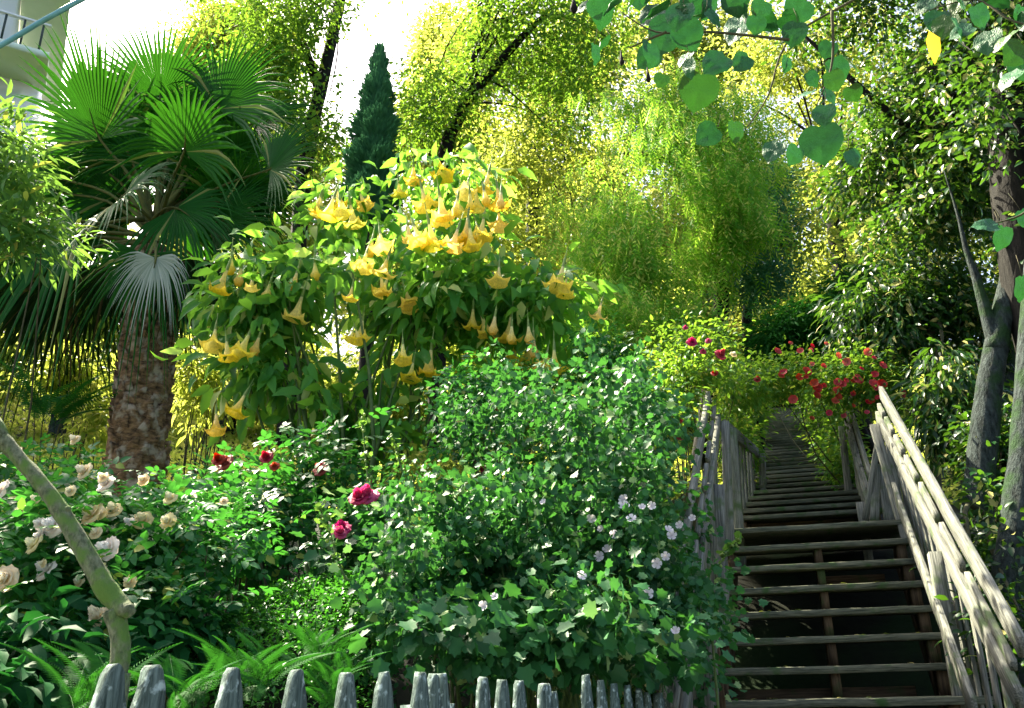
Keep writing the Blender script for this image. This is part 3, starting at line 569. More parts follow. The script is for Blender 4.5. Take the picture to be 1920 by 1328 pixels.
tree('broadleaf_shrub', 'tall shrub with narrow hanging leaves behind the right handrail', 'shrub', [([g, P(1740, 700, 8), P(1730, 580, 8)], [.05, .04, .02])],
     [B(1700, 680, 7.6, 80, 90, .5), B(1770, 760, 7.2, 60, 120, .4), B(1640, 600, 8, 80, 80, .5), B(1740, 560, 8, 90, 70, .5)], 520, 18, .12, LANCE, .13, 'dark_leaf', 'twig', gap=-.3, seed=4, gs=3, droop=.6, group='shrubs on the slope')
g = gtree(1880, 960, 6.4)
tree('ivy_shrub', 'low dark leafy shrub between the two grey trunks', 'shrub', [([g, P(1880, 1000, 6.4)], [.04, .02])],
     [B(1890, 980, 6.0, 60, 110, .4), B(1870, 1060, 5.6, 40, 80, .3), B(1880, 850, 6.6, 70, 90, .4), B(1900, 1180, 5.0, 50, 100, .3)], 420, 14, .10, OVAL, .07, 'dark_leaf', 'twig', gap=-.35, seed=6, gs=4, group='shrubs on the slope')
# grey trunks beside the handrail
def gtrunk(label, pts, rs, brs, Y, blobs, seed):
    g = ground_at(pts[0][0], pts[0][1], Y); pts3 = [g]+[P(x, y, Y) for x, y in pts]; r3 = [rs[0]*1.15]+rs; m = mpp(pts3[1])
    t = thing('grey_trunk_tree', label, 'tree', tuple(g), 'grey trunks right of the stairs'); mb = MB()
    p, r = smooth_path(pts3, [k*m for k in r3], 24); mb.tube(p, r, 14, bump=.03)
    for bp, br in brs:
        p, r = smooth_path([P(x, y, Y) for x, y in bp], [k*m for k in br], 14); mb.tube(p, r, 10, bump=.04)
    mb.build('trunk', M['bark'], t, True)
    leaf_obj('crown', [leaves(centres(blobs, 240, .6, -.2, seed, 2), 16, .14, OVAL, .085, droop=.4)], M['dark_leaf'], t)
gtrunk('forked grey trunk leaning beside the right handrail', [(1826, 1090), (1832, 980), (1842, 850), (1856, 720), (1870, 640)], [31, 29, 27, 25, 23], [([(1868, 650), (1850, 590), (1830, 520), (1812, 470), (1795, 400), (1770, 320)], [17, 13, 9, 6, 3, 1]), ([(1866, 660), (1885, 560), (1900, 470), (1930, 300)], [24, 21, 17, 12])], 6.3,
       [B(1820, 250, 6.2, 130, 90, .7), B(1900, 80, 6.0, 120, 120, .7)], 3)
gtrunk('grey trunk cut by the right edge of the photo', [(1890, 1160), (1906, 1000), (1925, 820), (1945, 500), (1965, 200)], [34, 32, 29, 26, 20], [], 5.4, [B(1990, 0, 5.3, 130, 100, .6)], 8)
gtrunk('paler trunk standing behind the forked grey trunk', [(1868, 830), (1884, 700), (1900, 500)], [26, 24, 16], [], 8.2, [B(1930, 380, 8.2, 100, 90, .6)], 9)

# ------------------------------------------------------------------ cypress
cb = ground_at(700, 350, 12); cy = thing('cypress', 'slim blue-green cypress spire against the white sky gap', 'tree', tuple(cb), 'trees on the hillside')
cpts = [cb, P(697, 340, 12), P(706, 120, 12)]; p, r = smooth_path(cpts, [.12, .09, .02], 12); mb = MB(); mb.tube(p, r, 8); mb.build('trunk', M['dark_bark'], cy, True)
m_ = mpp(P(700, 300, 12)); n = 15000; tpar = rng.random(n)**.8
yy = 92+tpar*330; cx = 712-18*tpar; wr = np.interp(tpar, [0, .1, .35, .6, .8, 1], [2, 11, 25, 36, 42, 36])*(1+.16*np.sin(tpar*31)+.1*np.sin(tpar*77))
ang = rng.random(n)*2*math.pi; q = rng.random(n)**.3
pos = np.array([P(cx[i], yy[i], 12) for i in range(n)]); off = np.stack([np.cos(ang), np.sin(ang), np.zeros(n)], 1)*(wr*q*m_*(1+.22*np.sin(ang*5+tpar*20)))[:, None]
leaf_obj('crown', [scatter(TUFT, pos+off, off*2.2/m_/40+np.array([0, 0, 1.2])+rdir(n)*.4, off+rdir(n)*.02, rng.uniform(.08, .17, n))], M['cypress_leaf'], cy)

# ------------------------------------------------------------------ shrubs and flowers
def rose_mesh(name, mat, R=.035, rings=((5, 1.0, 1.15), (6, .8, .75), (6, .58, .4), (5, .34, .12))):
    mb = MB()
    for n_, r, op in rings:
        for i in range(n_):
            a = 2*math.pi*(i+.5*(n_ % 2)+random.random()*.4)/n_; w = 2.6*r*R/ n_*1.7; V = []; o = np.array([math.cos(a), math.sin(a), 0]); tn = np.array([-o[1], o[0], 0])
            for v in range(4):
                s = v/3; rad_ = R*r*(.15+.85*math.sin(s*1.5)*(.55+.45*op)); z = R*(1.15-.35*r)*s*(1.25-op*.55)-(R*.5*op*s**3)
                for u in (-1, -.4, .4, 1):
                    ww = w*math.sin(math.pi*(.12+.75*s))*1.0; V.append(o*(rad_*(1-.18*abs(u)))+tn*u*ww+np.array([0, 0, z+.004*abs(u)*(1-op)+random.uniform(-.0015, .0015)]))
            mb.faces(V, [(v*4+u, v*4+u+1, v*4+u+5, v*4+u+4) for v in range(3) for u in range(3)])
    me = mesh_np(name, np.concatenate(mb.V), np.concatenate(mb.I), np.concatenate(mb.T)); me.materials.append(mat); me.polygons.foreach_set('use_smooth', np.ones(len(me.polygons), bool)); return me
def simple_flower(name, mat, R=.025, n_=5):
    mb = MB()
    for i in range(n_):
        a = 2*math.pi*i/n_; o = np.array([math.cos(a), math.sin(a), 0]); tn = np.array([-o[1], o[0], 0]); V = []
        for s, w in ((.05, .08), (.5, .34), (.85, .46), (1.02, .2)):
            for u in (-1, 0, 1): V.append(o*R*s+tn*u*w*R+np.array([0, 0, R*(.35*s*s+.08*abs(u))+random.uniform(-.1, .1)*R*.3]))
        mb.faces(V, [(v*3+u, v*3+u+1, v*3+u+4, v*3+u+3) for v in range(3) for u in range(2)])
    me = mesh_np(name, np.concatenate(mb.V), np.concatenate(mb.I), np.concatenate(mb.T)); me.materials.append(mat); me.polygons.foreach_set('use_smooth', np.ones(len(me.polygons), bool)); return me
FOL = {}
def snap(parent, pos, lift=.045):
    """move a flower along its sight line until it sits on the outermost leaves of its bush."""
    V = FOL.get(parent.name); pos = np.array(pos, float)
    if V is None: return pos
    d = pos-EYE; L = np.linalg.norm(d); d /= L; w = V-EYE; t = w @ d; off = np.linalg.norm(w-t[:, None]*d, axis=1)
    k = off < .011*t
    return EYE+d*(np.percentile(t[k], 4)-lift) if k.sum() > 8 else None
def flower_at(name, me, parent, pos, toward, s=1.0):
    pos = snap(parent, pos)
    if pos is None: return None        # no leaves there to carry a bloom
    o = bpy.data.objects.new(name, me); C.objects.link(o); o.parent = parent
    o.location = Vector(pos)-Vector(parent.matrix_basis.translation); v = Vector(toward); q = v.to_track_quat('Z', 'Y')
    o.rotation_euler = (q @ Vector((0, 0, 1)).rotation_difference(Vector((0, 0, 1)))).to_euler(); o.rotation_euler.rotate_axis('Z', random.uniform(0, 6.28)); s *= 1.18 if me.materials[0] in (M['red'], M['magenta']) else 1; o.scale = (s, s, s*random.uniform(.85, 1.1)); return o
CR3 = [rose_mesh('cream_bloom', M['cream']) for _ in range(3)]; BL = [rose_mesh('blush_bloom', M['blush']) for _ in range(2)]
RED = [rose_mesh('red_bloom', M['red']) for _ in range(2)]; MAG = [rose_mesh('magenta_bloom', M['magenta'])]; WH = [simple_flower('white_bloom', M['white']) for _ in range(3)]
SMALLRED = [simple_flower('small_red_bloom', M['red'], .03, 6) for _ in range(2)]
def bush(name, label, cat, base, blobs, n, per, sig, tp, size, lm, gap=-.2, seed=0, gs=3, shell=.55, droop=.25, up=.6, nst=14, r0=.012, group=None, sm='twig', flat=.7, extra=()):
    t = thing(name, label, cat, tuple(base), group); cen = centres(blobs, n, shell, gap, seed, gs)
    leaf_obj('foliage', [leaves(cen, per, sig, tp, size, up=up, droop=droop, flat=flat)]+[leaves(centres(b, n2, .5), p2, s2, tp2, sz2, up=up, droop=droop) for (b, n2, p2, s2, tp2, sz2) in extra], M[lm], t)
    stems(base, cen, nst, r0, r0*.3, M[sm], t); f_ = [o for o in C.objects if o.parent == t and o.name.startswith('foliage')][0]
    v_ = np.empty(len(f_.data.vertices)*3, np.float32); f_.data.vertices.foreach_get('co', v_); FOL[t.name] = v_.reshape(-1, 3)[::3].astype(float); return t
RG = 'rose bushes in the garden'
# cream rose bush
rb_ = bush('rose_bush', 'large rose bush covered in faded cream blossoms at lower left', 'rose bush', ground_at(230, 1200, 3.2),
  [B(110, 980, 3.3, 160, 90, .45), B(300, 985, 3.5, 150, 60, .4), B(200, 1060, 3.1, 190, 110, .4), B(380, 1000, 3.5, 110, 90, .4), B(60, 900, 3.7, 110, 60, .4), B(320, 1130, 3.0, 90, 50, .3, .8), B(20, 1060, 3.0, 80, 90, .3)],
  620, 5, .055, ROSE5, .105, 'rose_leaf', seed=1, gs=5, gap=-.35, nst=30, r0=.01, group=RG)
for i, (x, y, k, s) in enumerate([(142, 826, 0, .8), (160, 885, 0, 1.1), (200, 908, 2, 1), (100, 987, 2, 1.2), (175, 966, 0, 1.3), (212, 958, 0, 1), (268, 976, 0, 1.1), (316, 978, 0, .9), (206, 1030, 2, 1.2), (66, 1022, 0, 1), (88, 1072, 2, 1.1), (12, 1085, 0, 1.2),
     (186, 1160, 0, 1.15), (320, 936, 0, .8), (4, 922, 2, 1.2), (180, 1000, 0, .7), (70, 940, 0, .7), (30, 850, 0, .8), (420, 940, 0, .5), (150, 1095, 0, .6), (245, 1092, 0, .7)]+[(random.uniform(0, 340), random.uniform(890, 1060), random.choice((0, 0, 2)), random.uniform(.4, .8)) for _ in range(11)]):
    Yf = 2.75+ (0 if y > 950 else .35) + (.6 if y < 860 else 0); me = random.choice(BL if k == 2 else CR3)
    flower_at('rose', me, rb_, P(x, y, Yf), (random.uniform(-.8, .1), -.8, random.uniform(.0, .8)), s*.95)
# red rose bush in the middle left
rb2 = bush('rose_bush', 'rose bush with a few dark red blooms below the trumpet flowers', 'rose bush', ground_at(520, 1100, 4.3),
  [B(480, 960, 4.2, 140, 90, .4), B(600, 900, 4.6, 120, 80, .4), B(440, 900, 4.8, 90, 60, .4), B(560, 830, 5, 120, 60, .4), B(470, 1040, 4.3, 100, 50, .35), B(360, 930, 5.2, 70, 35, .4)], 480, 5, .06, ROSE5, .12, 'rose_leaf', seed=4, gs=4, nst=24, r0=.012, group=RG)
for x, y, s in ((422, 868, 1.1), (602, 880, 1), (500, 858, .8), (745, 860, .8), (515, 875, .6), (410, 862, .8), (690, 905, .5), (617, 1058, .6)):
    flower_at('rose', random.choice(RED), rb2, P(x, y, 4.0), (random.uniform(-.4, .4), -.9, .4), s)
rb3 = bush('rose_bush', 'tall loose rose bush between the trumpet flowers and the mallow', 'rose bush', ground_at(980, 950, 5.1),
  [B(900, 750, 5.0, 90, 60, .35), B(1030, 720, 5.2, 110, 55, .4), B(860, 820, 4.9, 60, 50, .3, .7), B(1130, 680, 5.4, 60, 60, .35), B(960, 690, 5.2, 50, 30, .3, .6)], 520, 5, .06, ROSE5, .095, 'rose_leaf', seed=14, gs=5, gap=-.1, nst=26, r0=.009, group=RG)
for x, y, s, m_l in ((860, 788, .8, CR3), (1030, 700, .6, CR3), (930, 770, .5, RED), (1100, 695, .7, RED), (1180, 722, .9, RED), (748, 866, .8, RED), (1005, 905, .5, RED), (905, 880, .6, RED), (1090, 840, .5, MAG), (1225, 830, .6, RED)): flower_at('rose', random.choice(m_l), rb3, P(x, y, 4.6), (random.uniform(-.4, .4), -.9, .4), s)
# trumpet bush
tb_ = bush('trumpet_bush', 'broad leafy bush hung with many drooping yellow trumpet flowers', 'flowering bush', ground_at(660, 1000, 6.2),
  [B(680, 560, 6.2, 200, 110, .7, 1), B(520, 560, 6, 130, 110, .5), B(840, 560, 6.2, 170, 120, .6), B(1000, 590, 6.1, 120, 80, .5), B(470, 680, 5.8, 80, 90, .4, .8), B(680, 700, 6.1, 180, 90, .5), B(640, 400, 6.5, 110, 60, .5, .8), B(810, 350, 6.5, 110, 60, .5, .8), B(900, 430, 6.4, 110, 70, .5, .8), B(1040, 490, 6.3, 80, 70, .4, .6), B(700, 800, 6, 110, 80, .4, .7), B(430, 560, 5.9, 60, 80, .3)],
  760, 9, .12, BROAD, .165, 'trumpet_leaf', gap=-.1, seed=7, gs=3.4, droop=.55, up=.45, nst=46, r0=.022, sm='green_stem')
def trumpet_mesh(L=.25, open_=1.0):
    ring = [(0, .006, 0), (.02, .011, 0), (.16, .012, 0), (.30, .014, 0), (.48, .020, 0), (.66, .032, .04), (.82, .052, .12), (.92, .070*open_, .16), (.98, .088*open_, .26), (.975, .10*open_, .38), (.93, .106*open_, .5)]
    ns = 30; V = []
    for z, r, lob in ring:
        for k in range(ns):
            a = 2*math.pi*k/ns; c = math.cos(5*a); pk = max(0, c)**3
            rr = r*(1+lob*(.22*c+.45*pk)); zz = -z*L + (.03*pk*lob*2.2 if lob > .3 else 0) + (.006*math.sin(17*a)*lob)
            V.append((rr*math.cos(a), rr*math.sin(a), zz+random.uniform(-.001, .001)))
    Fs = [(i*ns+k, i*ns+(k+1) % ns, (i+1)*ns+(k+1) % ns, (i+1)*ns+k) for i in range(len(ring)-1) for k in range(ns)]
    mb = MB(); mb.faces(V, Fs); me = mesh_np('trumpet_flower', np.array(V, float), mb.I[0], mb.T[0]); me.materials.append(M['trumpet']); me.polygons.foreach_set('use_smooth', np.ones(len(me.polygons), bool)); return me
def calyx_mesh():
    mb = MB(); mb.tube([(0, 0, .10), (0, 0, .03), (0, 0, 0), (0, 0, -.05), (0, 0, -.085)], [.004, .004, .011, .015, .0135], 10, cap=False)
    me = mesh_np('calyx', mb.V[0], mb.I[0], mb.T[0]); me.materials.append(M['calyx']); return me
TR = [trumpet_mesh(.25, o) for o in (.9, 1.05, 1.15)]; BUD = trumpet_mesh(.2, .35); CAL = calyx_mesh()
TF = [(612, 412, 1.0), (665, 428, 1.1), (640, 405, .9), (590, 400, .8), (800, 392, 1.1), (832, 415, 1.1), (815, 468, 1.1), (790, 460, 1), (845, 470, 1), (872, 456, 1.1), (900, 450, 1), (937, 392, 1.0), (935, 430, .9), (885, 470, 1), (768, 455, .8), (718, 470, .9),
      (715, 520, .9), (772, 582, 1.1), (550, 605, 1.1), (408, 552, 1.05), (398, 655, 1.0), (445, 672, 1.15), (437, 780, .9), (405, 815, .9), (756, 682, .9), (802, 708, 1.1), (915, 632, 1.0), (952, 645, 1.1), (885, 620, .9), (960, 682, .9), (985, 680, .8), (1045, 545, 1.1), (1040, 700, 1), (1118, 600, .7), (656, 640, .5), (655, 565, .6), (775, 345, .9), (750, 370, .8), (720, 555, .8), (1060, 560, .8), (768, 715, .8), (470, 545, .6), (1020, 690, .7)]
TF += [(random.uniform(420, 1060), random.uniform(480, 700), random.uniform(.6, .9)) for _ in range(8)]+[(random.uniform(740, 940), random.uniform(330, 470), random.uniform(.8, 1.1)) for _ in range(8)]+[(random.uniform(560, 700), random.uniform(380, 440), .9) for _ in range(3)]
for x, y, s in TF:
    Yf = 5.45+.25*random.random() + (.3 if y < 480 else 0); mouth = snap(tb_, P(x, y, Yf), .06); mouth = P(x, y, Yf) if mouth is None else mouth; tilt = Vector((random.uniform(-.4, .4), random.uniform(-.25, .35), 1)).normalized()
    pos = Vector(mouth)+tilt*.25*s; o = bpy.data.objects.new('trumpet_flower', random.choice(TR)); C.objects.link(o); o.parent = tb_
    o.location = pos-Vector(tb_.matrix_basis.translation); o.rotation_euler = tilt.to_track_quat('Z', 'Y').to_euler(); o.rotation_euler.rotate_axis('Z', random.uniform(0, 6.28)); s *= .86; o.scale = (s*.86, s*.86, s*1.12)
    c_ = bpy.data.objects.new('calyx', CAL); C.objects.link(c_); c_.parent = o
for x, y in ((435, 470), (455, 490), (510, 520), (590, 480), (560, 500), (700, 440), (960, 600), (1000, 620), (880, 350), (905, 345), (990, 600), (860, 360), (940, 350), (930, 580), (490, 620)):
    o = bpy.data.objects.new('bud', BUD); C.objects.link(o); o.parent = tb_; o.location = Vector(P(x, y, 5.6))-Vector(tb_.matrix_basis.translation); o.rotation_euler = (random.uniform(-.2, .2), random.uniform(-.2, .2), 0); o.scale = (.7, .7, 1)
    c_ = bpy.data.objects.new('calyx', CAL); C.objects.link(c_); c_.parent = o
# mallow
ml = bush('mallow_bush', 'wide dull green mallow bush with small white flowers beside the stairs', 'flowering bush', ground_at(1010, 1300, 4.0),
  [B(980, 1010, 3.9, 190, 130, .5), B(1150, 960, 4.2, 120, 150, .5), B(840, 1080, 3.5, 160, 120, .4), B(1080, 1140, 3.5, 180, 110, .4), B(1250, 1120, 3.9, 80, 130, .35), B(1000, 875, 4.3, 140, 90, .4, .9), B(1170, 820, 4.8, 110, 100, .4), B(740, 1030, 3.8, 90, 70, .3, .6), B(1285, 960, 5.3, 18, 130, .15, 1.6), B(1272, 1120, 4.6, 24, 110, .15, 1.4), B(1320, 1200, 4.5, 26, 80, .15, 1.2), B(1320, 1250, 4.7, 35, 80, .35, 2), B(740, 1130, 3.4, 70, 100, .3, .8), B(1215, 910, 4.6, 40, 120, .3), B(1250, 1060, 4.3, 35, 90, .25), B(900, 1210, 3.2, 250, 50, .3), B(1330, 1130, 4.2, 50, 60, .2, .5)],
  1750, 13, .07, LOBED, .043, 'mallow_leaf', gap=-.02, seed=11, gs=6, droop=.4, up=.3, nst=90, r0=.011, sm='green_stem',
  extra=[([B(random.uniform(850, 1250), random.uniform(660, 1080), random.uniform(3.3, 4.3), 7, random.uniform(40, 90), .03) for _ in range(80)], 1100, 4, .028, LOBED, .034),
         ([B(random.uniform(660, 900), random.uniform(880, 1150), random.uniform(3.0, 3.6), 7, random.uniform(40, 80), .03) for _ in range(26)], 320, 4, .028, LOBED, .034),
         ([B(1050, 1190, 3.2, 210, 60, .25), B(820, 1180, 3.1, 110, 60, .2), B(1230, 1210, 3.5, 70, 60, .2)], 190, 5, .08, LOBED, .060), ([B(1000, 780, 4.4, 230, 70, .4), B(760, 930, 4, 90, 90, .3)], 160, 10, .07, DIAW, .035)])
mf = [(1170, 935), (1192, 962), (1285, 975), (1262, 985), (1155, 998), (1250, 1042), (1240, 1050), (1130, 985), (925, 1112), (905, 1135), (1130, 1035), (1140, 1030), (1300, 970), (1225, 945), (1205, 950), (1110, 970), (1280, 1180), (1218, 1110), (1090, 1080), (1265, 1000), (1020, 930), (1172, 945)]
for x, y in mf:
    flower_at('mallow_flower', random.choice(WH), ml, P(x, y, 3.15 if x > 1000 else 2.9)+np.array([0, .15*random.random(), 0]), (random.uniform(-.7, .5), -1, random.uniform(-.1, .8)), random.uniform(.55, .95))
# magenta geranium-like blooms on their own stalks
gp = bush('geranium', 'small plant with magenta flower heads between roses and mallow', 'flowering plant', ground_at(690, 1150, 3.9), [B(680, 960, 3.8, 40, 50, .15), B(650, 1020, 3.7, 40, 50, .15)], 40, 8, .05, LOBED, .06, 'mallow_leaf', nst=6, r0=.006, sm='green_stem')
for x, y, s in ((683, 930, 1.25), (672, 935, 1.0), (696, 933, 1.0), (640, 992, 1.0), (636, 1000, .8)): flower_at('flower_head', MAG[0], gp, P(x, y, 3.55), (random.uniform(-.4, .4), -.7, .6), s)
# pale budding stalks
def stalk(label, pts, Y, n=26, s=.05):
    p0 = P(*pts[0], Y); g = np.array([p0[0], p0[1]+.1, tz(p0[0], p0[1])]); t = thing('budding_stalk', label, 'flowering plant', tuple(g), 'pale budding stalks')
    path, r = smooth_path([g]+[P(x, y, Y) for x, y in pts], [.008]*(len(pts)+1), 22); mb = MB(); mb.tube(path, np.linspace(.008, .003, 22), 5); mb.build('stem', M['green_stem'], t)
    k = rng.integers(12, 22, n); pos = path[k]+rng.normal(0, .012, (n, 3)); leaf_obj('leaves', [scatter(LOBED, pos, rdir(n)+np.array([0, -.3, .2]), rdir(n)*.5+UPV, rng.uniform(.6, 1.2, n)*s*.8)], M['shrub_leaf'], t)
    for i in range(12):
        b = MB(); c = path[10+i]+rng.normal(0, .012, 3); b.tube([c, c+[0, 0, .008], c+[0, 0, .016]], [.004, .008, .003], 6); b.build('bud', M['calyx'], t)
stalk('pale lit stalk curving up beside the magenta flowers', [(700, 1180), (645, 1080), (622, 1010), (600, 955)], 3.3)
stalk('thin pale stalk rising left of the brown stems under the trumpet bush', [(700, 1000), (690, 900), (684, 840), (678, 785)], 3.9, s=.04)
stalk('curved pale stalk rising from the mallow top', [(800, 1000), (760, 900), (745, 850), (735, 815)], 4.0, s=.04)
stalk('short pale stalk leaning out over the lower steps', [(1330, 1120), (1350, 1060), (1370, 1030), (1385, 1015)], 4.4, s=.06)
# climbing roses
cr = bush('climbing_rose', 'climbing rose scattered with small red flowers arching over the upper stairs', 'climbing rose', ground_at(1610, 860, 9.3),
  [B(1600, 710, 7.9, 100, 50, .5), B(1480, 705, 8.4, 90, 40, .4), B(1590, 800, 8.8, 32, 70, .35), B(1650, 730, 7.7, 40, 50, .3), B(1400, 720, 8.2, 60, 50, .4), B(1582, 880, 9.2, 20, 70, .25, 2)], 800, 13, .09, OVAL, .055, 'shade_small', gap=-.35, seed=3, gs=4, nst=7, r0=.012)
for i in range(56):
    t_ = random.random(); x = 1470+t_*190+random.gauss(0, 22); y = 690+45*t_+random.gauss(0, 26)
    flower_at('rose', random.choice(SMALLRED), cr, P(x, y, 7.25+.2*random.random()), (random.uniform(-.6, .6), -1, random.uniform(0, .6)), random.uniform(.6, 1.35))
cr2 = bush('climbing_rose', 'tall rose growing over the left railing with pink and red blooms', 'climbing rose', ground_at(1290, 980, 7.6),
  [B(1290, 700, 7.2, 90, 55, .4), B(1190, 750, 6.4, 100, 80, .4), B(1368, 790, 8.4, 28, 60, .3), B(1390, 730, 7.8, 60, 40, .3), B(1300, 640, 7.4, 80, 40, .35), B(1393, 870, 9.6, 16, 50, .25, 2), B(1120, 700, 6.4, 70, 60, .35)], 800, 12, .09, OVAL, .055, 'shade_small', gap=-.3, seed=13, gs=4, nst=14, r0=.010)
for x, y, s, m in ((1297, 642, 1.2, MAG), (1350, 666, 1.3, RED), (1328, 640, .7, MAG), (1285, 615, .6, MAG), (1340, 700, .8, RED), (1318, 660, .7, MAG), (1275, 820, .7, RED), (1275, 790, .5, RED), (1375, 665, .9, CR3), (1420, 712, .8, RED)):
    flower_at('rose', random.choice(m), cr2, P(x, y, 5.7), (random.uniform(-.4, .4), -.9, .4), s)
bush('leafy_shrub', 'leafy bush crowding the left side of the far upper flight', 'shrub', ground_at(1370, 900, 11),
  [B(1375, 830, 11, 22, 70, .7), B(1395, 775, 13, 24, 50, .8), B(1420, 725, 14, 40, 25, .8)], 520, 14, .12, OVAL, .08, 'shade_small', gap=None, seed=21, nst=8, r0=.012, group='shrubs on the slope')
bush('leafy_shrub', 'leafy bush crowding the right side of the far upper flight', 'shrub', ground_at(1580, 900, 10.5),
  [B(1572, 850, 10.6, 20, 70, .5), B(1552, 800, 12.2, 20, 50, .6), B(1535, 765, 14, 20, 30, .7), B(1480, 722, 15, 60, 18, .6)], 520, 14, .11, OVAL, .08, 'shade_small', gap=None, seed=22, nst=8, r0=.012, group='shrubs on the slope')
bush('leafy_shrub', 'yellow-green shrub added for sunlit ground in the gap between red roses and mallow', 'shrub', ground_at(850, 980, 5.6), [B(860, 940, 5.4, 90, 60, .35), B(800, 890, 5.6, 60, 40, .3)], 170, 12, .08, DIAW, .05, 'sun_leaf', gap=-.1, seed=31, gs=4, nst=8, group='lower garden shrubs')  # stand-in for a sunlit patch of ground; yellow leaves carry its brightness
bush('leafy_shrub', 'added dark shrub outside the left railing, mostly unseen, keeping sun off the ground under the stairs', 'shrub', (.7, 6.6, tz(.7, 6.6)), [(np.array([.75, 6.0, 2.2]), np.array([.35, .9, .6]), 1), (np.array([.95, 7.3, 3.0]), np.array([.35, .9, .6]), 1), (np.array([.55, 5.2, 1.6]), np.array([.3, .6, .5]), 1)], 420, 14, .10, OVAL, .075, 'dark_leaf', gap=None, seed=41, nst=2, r0=.012, group='shrubs on the slope')  # added blocker behind the mallow; stops sun reaching soil under the stairs
# left shrub with pale leaves
bush('leafy_shrub', 'light green narrow-leaved shrub reaching in from the left edge before the palm', 'shrub', ground_at(-60, 900, 5),
  [B(10, 250, 4.6, 70, 80, .5), B(50, 350, 4.5, 70, 60, .4), B(20, 430, 4.4, 80, 50, .4), B(110, 430, 4.6, 40, 30, .3, .6), B(-60, 350, 4.6, 90, 180, .5), B(20, 165, 4.8, 40, 20, .3, .5)], 300, 11, .07, LANCE, .12, 'shrub_leaf', gap=-.05, seed=17, gs=4, nst=6, r0=.012, droop=.1, group='shrubs on the slope')
SG = 'lower garden shrubs'
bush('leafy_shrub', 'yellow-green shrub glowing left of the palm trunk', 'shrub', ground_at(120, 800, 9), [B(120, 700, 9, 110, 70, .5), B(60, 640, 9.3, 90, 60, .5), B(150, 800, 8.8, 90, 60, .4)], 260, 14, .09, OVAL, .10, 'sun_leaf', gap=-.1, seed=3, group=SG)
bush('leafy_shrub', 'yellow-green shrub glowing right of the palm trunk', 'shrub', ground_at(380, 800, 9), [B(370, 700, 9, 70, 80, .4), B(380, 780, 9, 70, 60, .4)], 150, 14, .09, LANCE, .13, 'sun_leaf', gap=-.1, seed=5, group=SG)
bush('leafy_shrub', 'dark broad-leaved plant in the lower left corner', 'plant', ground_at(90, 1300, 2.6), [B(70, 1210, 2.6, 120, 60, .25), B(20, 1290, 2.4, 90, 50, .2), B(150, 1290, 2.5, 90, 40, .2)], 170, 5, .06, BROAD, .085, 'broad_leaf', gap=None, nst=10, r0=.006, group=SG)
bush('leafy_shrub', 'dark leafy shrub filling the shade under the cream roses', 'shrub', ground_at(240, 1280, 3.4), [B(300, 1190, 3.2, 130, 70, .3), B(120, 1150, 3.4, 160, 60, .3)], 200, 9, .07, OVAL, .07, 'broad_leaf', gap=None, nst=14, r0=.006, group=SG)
# ferns
for (px, py, Yd, n_, L, an, lb) in ((470, 1290, 2.4, 22, .17, .6, 'fern clump behind the third picket'), (150, 1330, 2.0, 14, .16, .6, 'fern clump behind the two nearest pickets'), (600, 1235, 2.7, 30, .13, .5, 'large bright fern spreading below the mossy patch'), (330, 1320, 2.1, 20, .13, .5, 'fern clump in the gap between second and third pickets'), (620, 1300, 2.6, 20, .13, .5, 'small fern behind the fourth picket'), (90, 790, 7.4, 16, .6, .6, 'arching fern left of the palm trunk')):
    b = P(px, py, Yd); t = thing('fern', lb, 'fern', tuple(b), 'ferns'); 
    for k in range(n_):
        a = 2*math.pi*k/n_+random.random(); d = np.array([[math.cos(a), math.sin(a), random.uniform(.9, 2.2)]]); v, i, tt_ = scatter(FERN, np.array([b+rng.normal(0, .03, 3)]), d, np.array([[0, 0, 1.]])+rdir(1)*.2, np.array([L*random.uniform(.7, 1.2)]))
        leaf_obj('frond', [(v, i, tt_)], M['fern_leaf'], t)
# bright low ground cover patch and general ground cover
def cover(name, px0, px1, py, Y0, Y1, n, tp, size, lm, label, rise=.0):
    y = rng.uniform(Y0, Y1, n); x = rng.uniform(px0, px1, n); q_ = x-(U0[0]+(y-U0[1])*(U1[0]-U0[0])/(U1[1]-U0[1])); ok = (q_ < -.35) | (q_ > 1.75) | (y > 21); x, y = x[ok], y[ok]; n = len(x); pos = np.stack([x, y, tz(x, y)+rise+rng.random(n)*.12], 1)
    o = leaf_obj(name, [scatter(tp, pos, rdir(n)+np.array([0, -.2, .4]), rdir(n)*.4+UPV, size*rng.uniform(.6, 1.4, n))], M[lm]); return tag(o, label, 'ground cover', None, 'stuff')
c0 = P(560, 1120, 3.3); n = 9000; a = rng.random(n)*6.28; r = rng.random(n)**.5
pos = np.stack([c0[0]+r*np.cos(a)*.36, c0[1]+r*np.sin(a)*.55, np.zeros(n)], 1); pos[:, 2] = c0[2]-.05+(pos[:, 1]-c0[1])*.55+.05*np.sin(pos[:, 0]*9)-.35*(r**4)+rng.random(n)*.05+.02
tag(leaf_obj('moss_mound', [scatter(DIAW, pos, rdir(n)+np.array([0, -.2, .3]), rdir(n)*.3+UPV, rng.uniform(.012, .03, n))], M['ground_leaf']), 'smooth bright green mound of tiny leaves behind the fence', 'ground cover', None, 'stuff')
mb = MB(); g_ = [(c0[0]+rr*math.cos(q)*.34, c0[1]+rr*math.sin(q)*.52, c0[2]-.07+(rr*math.sin(q)*.52)*.55-.35*rr**4-(.6 if rr > .99 else 0)) for rr in (.02, .4, .8, 1.0) for q in np.linspace(0, 6.283, 17)[:-1]]
mb.faces(g_, [(i*16+k, i*16+(k+1) % 16, (i+1)*16+(k+1) % 16, (i+1)*16+k) for i in range(3) for k in range(16)]+[tuple(range(16))]); mo = mb.build('ground_mound', M['soil'], None, True); mo['kind'] = 'structure'
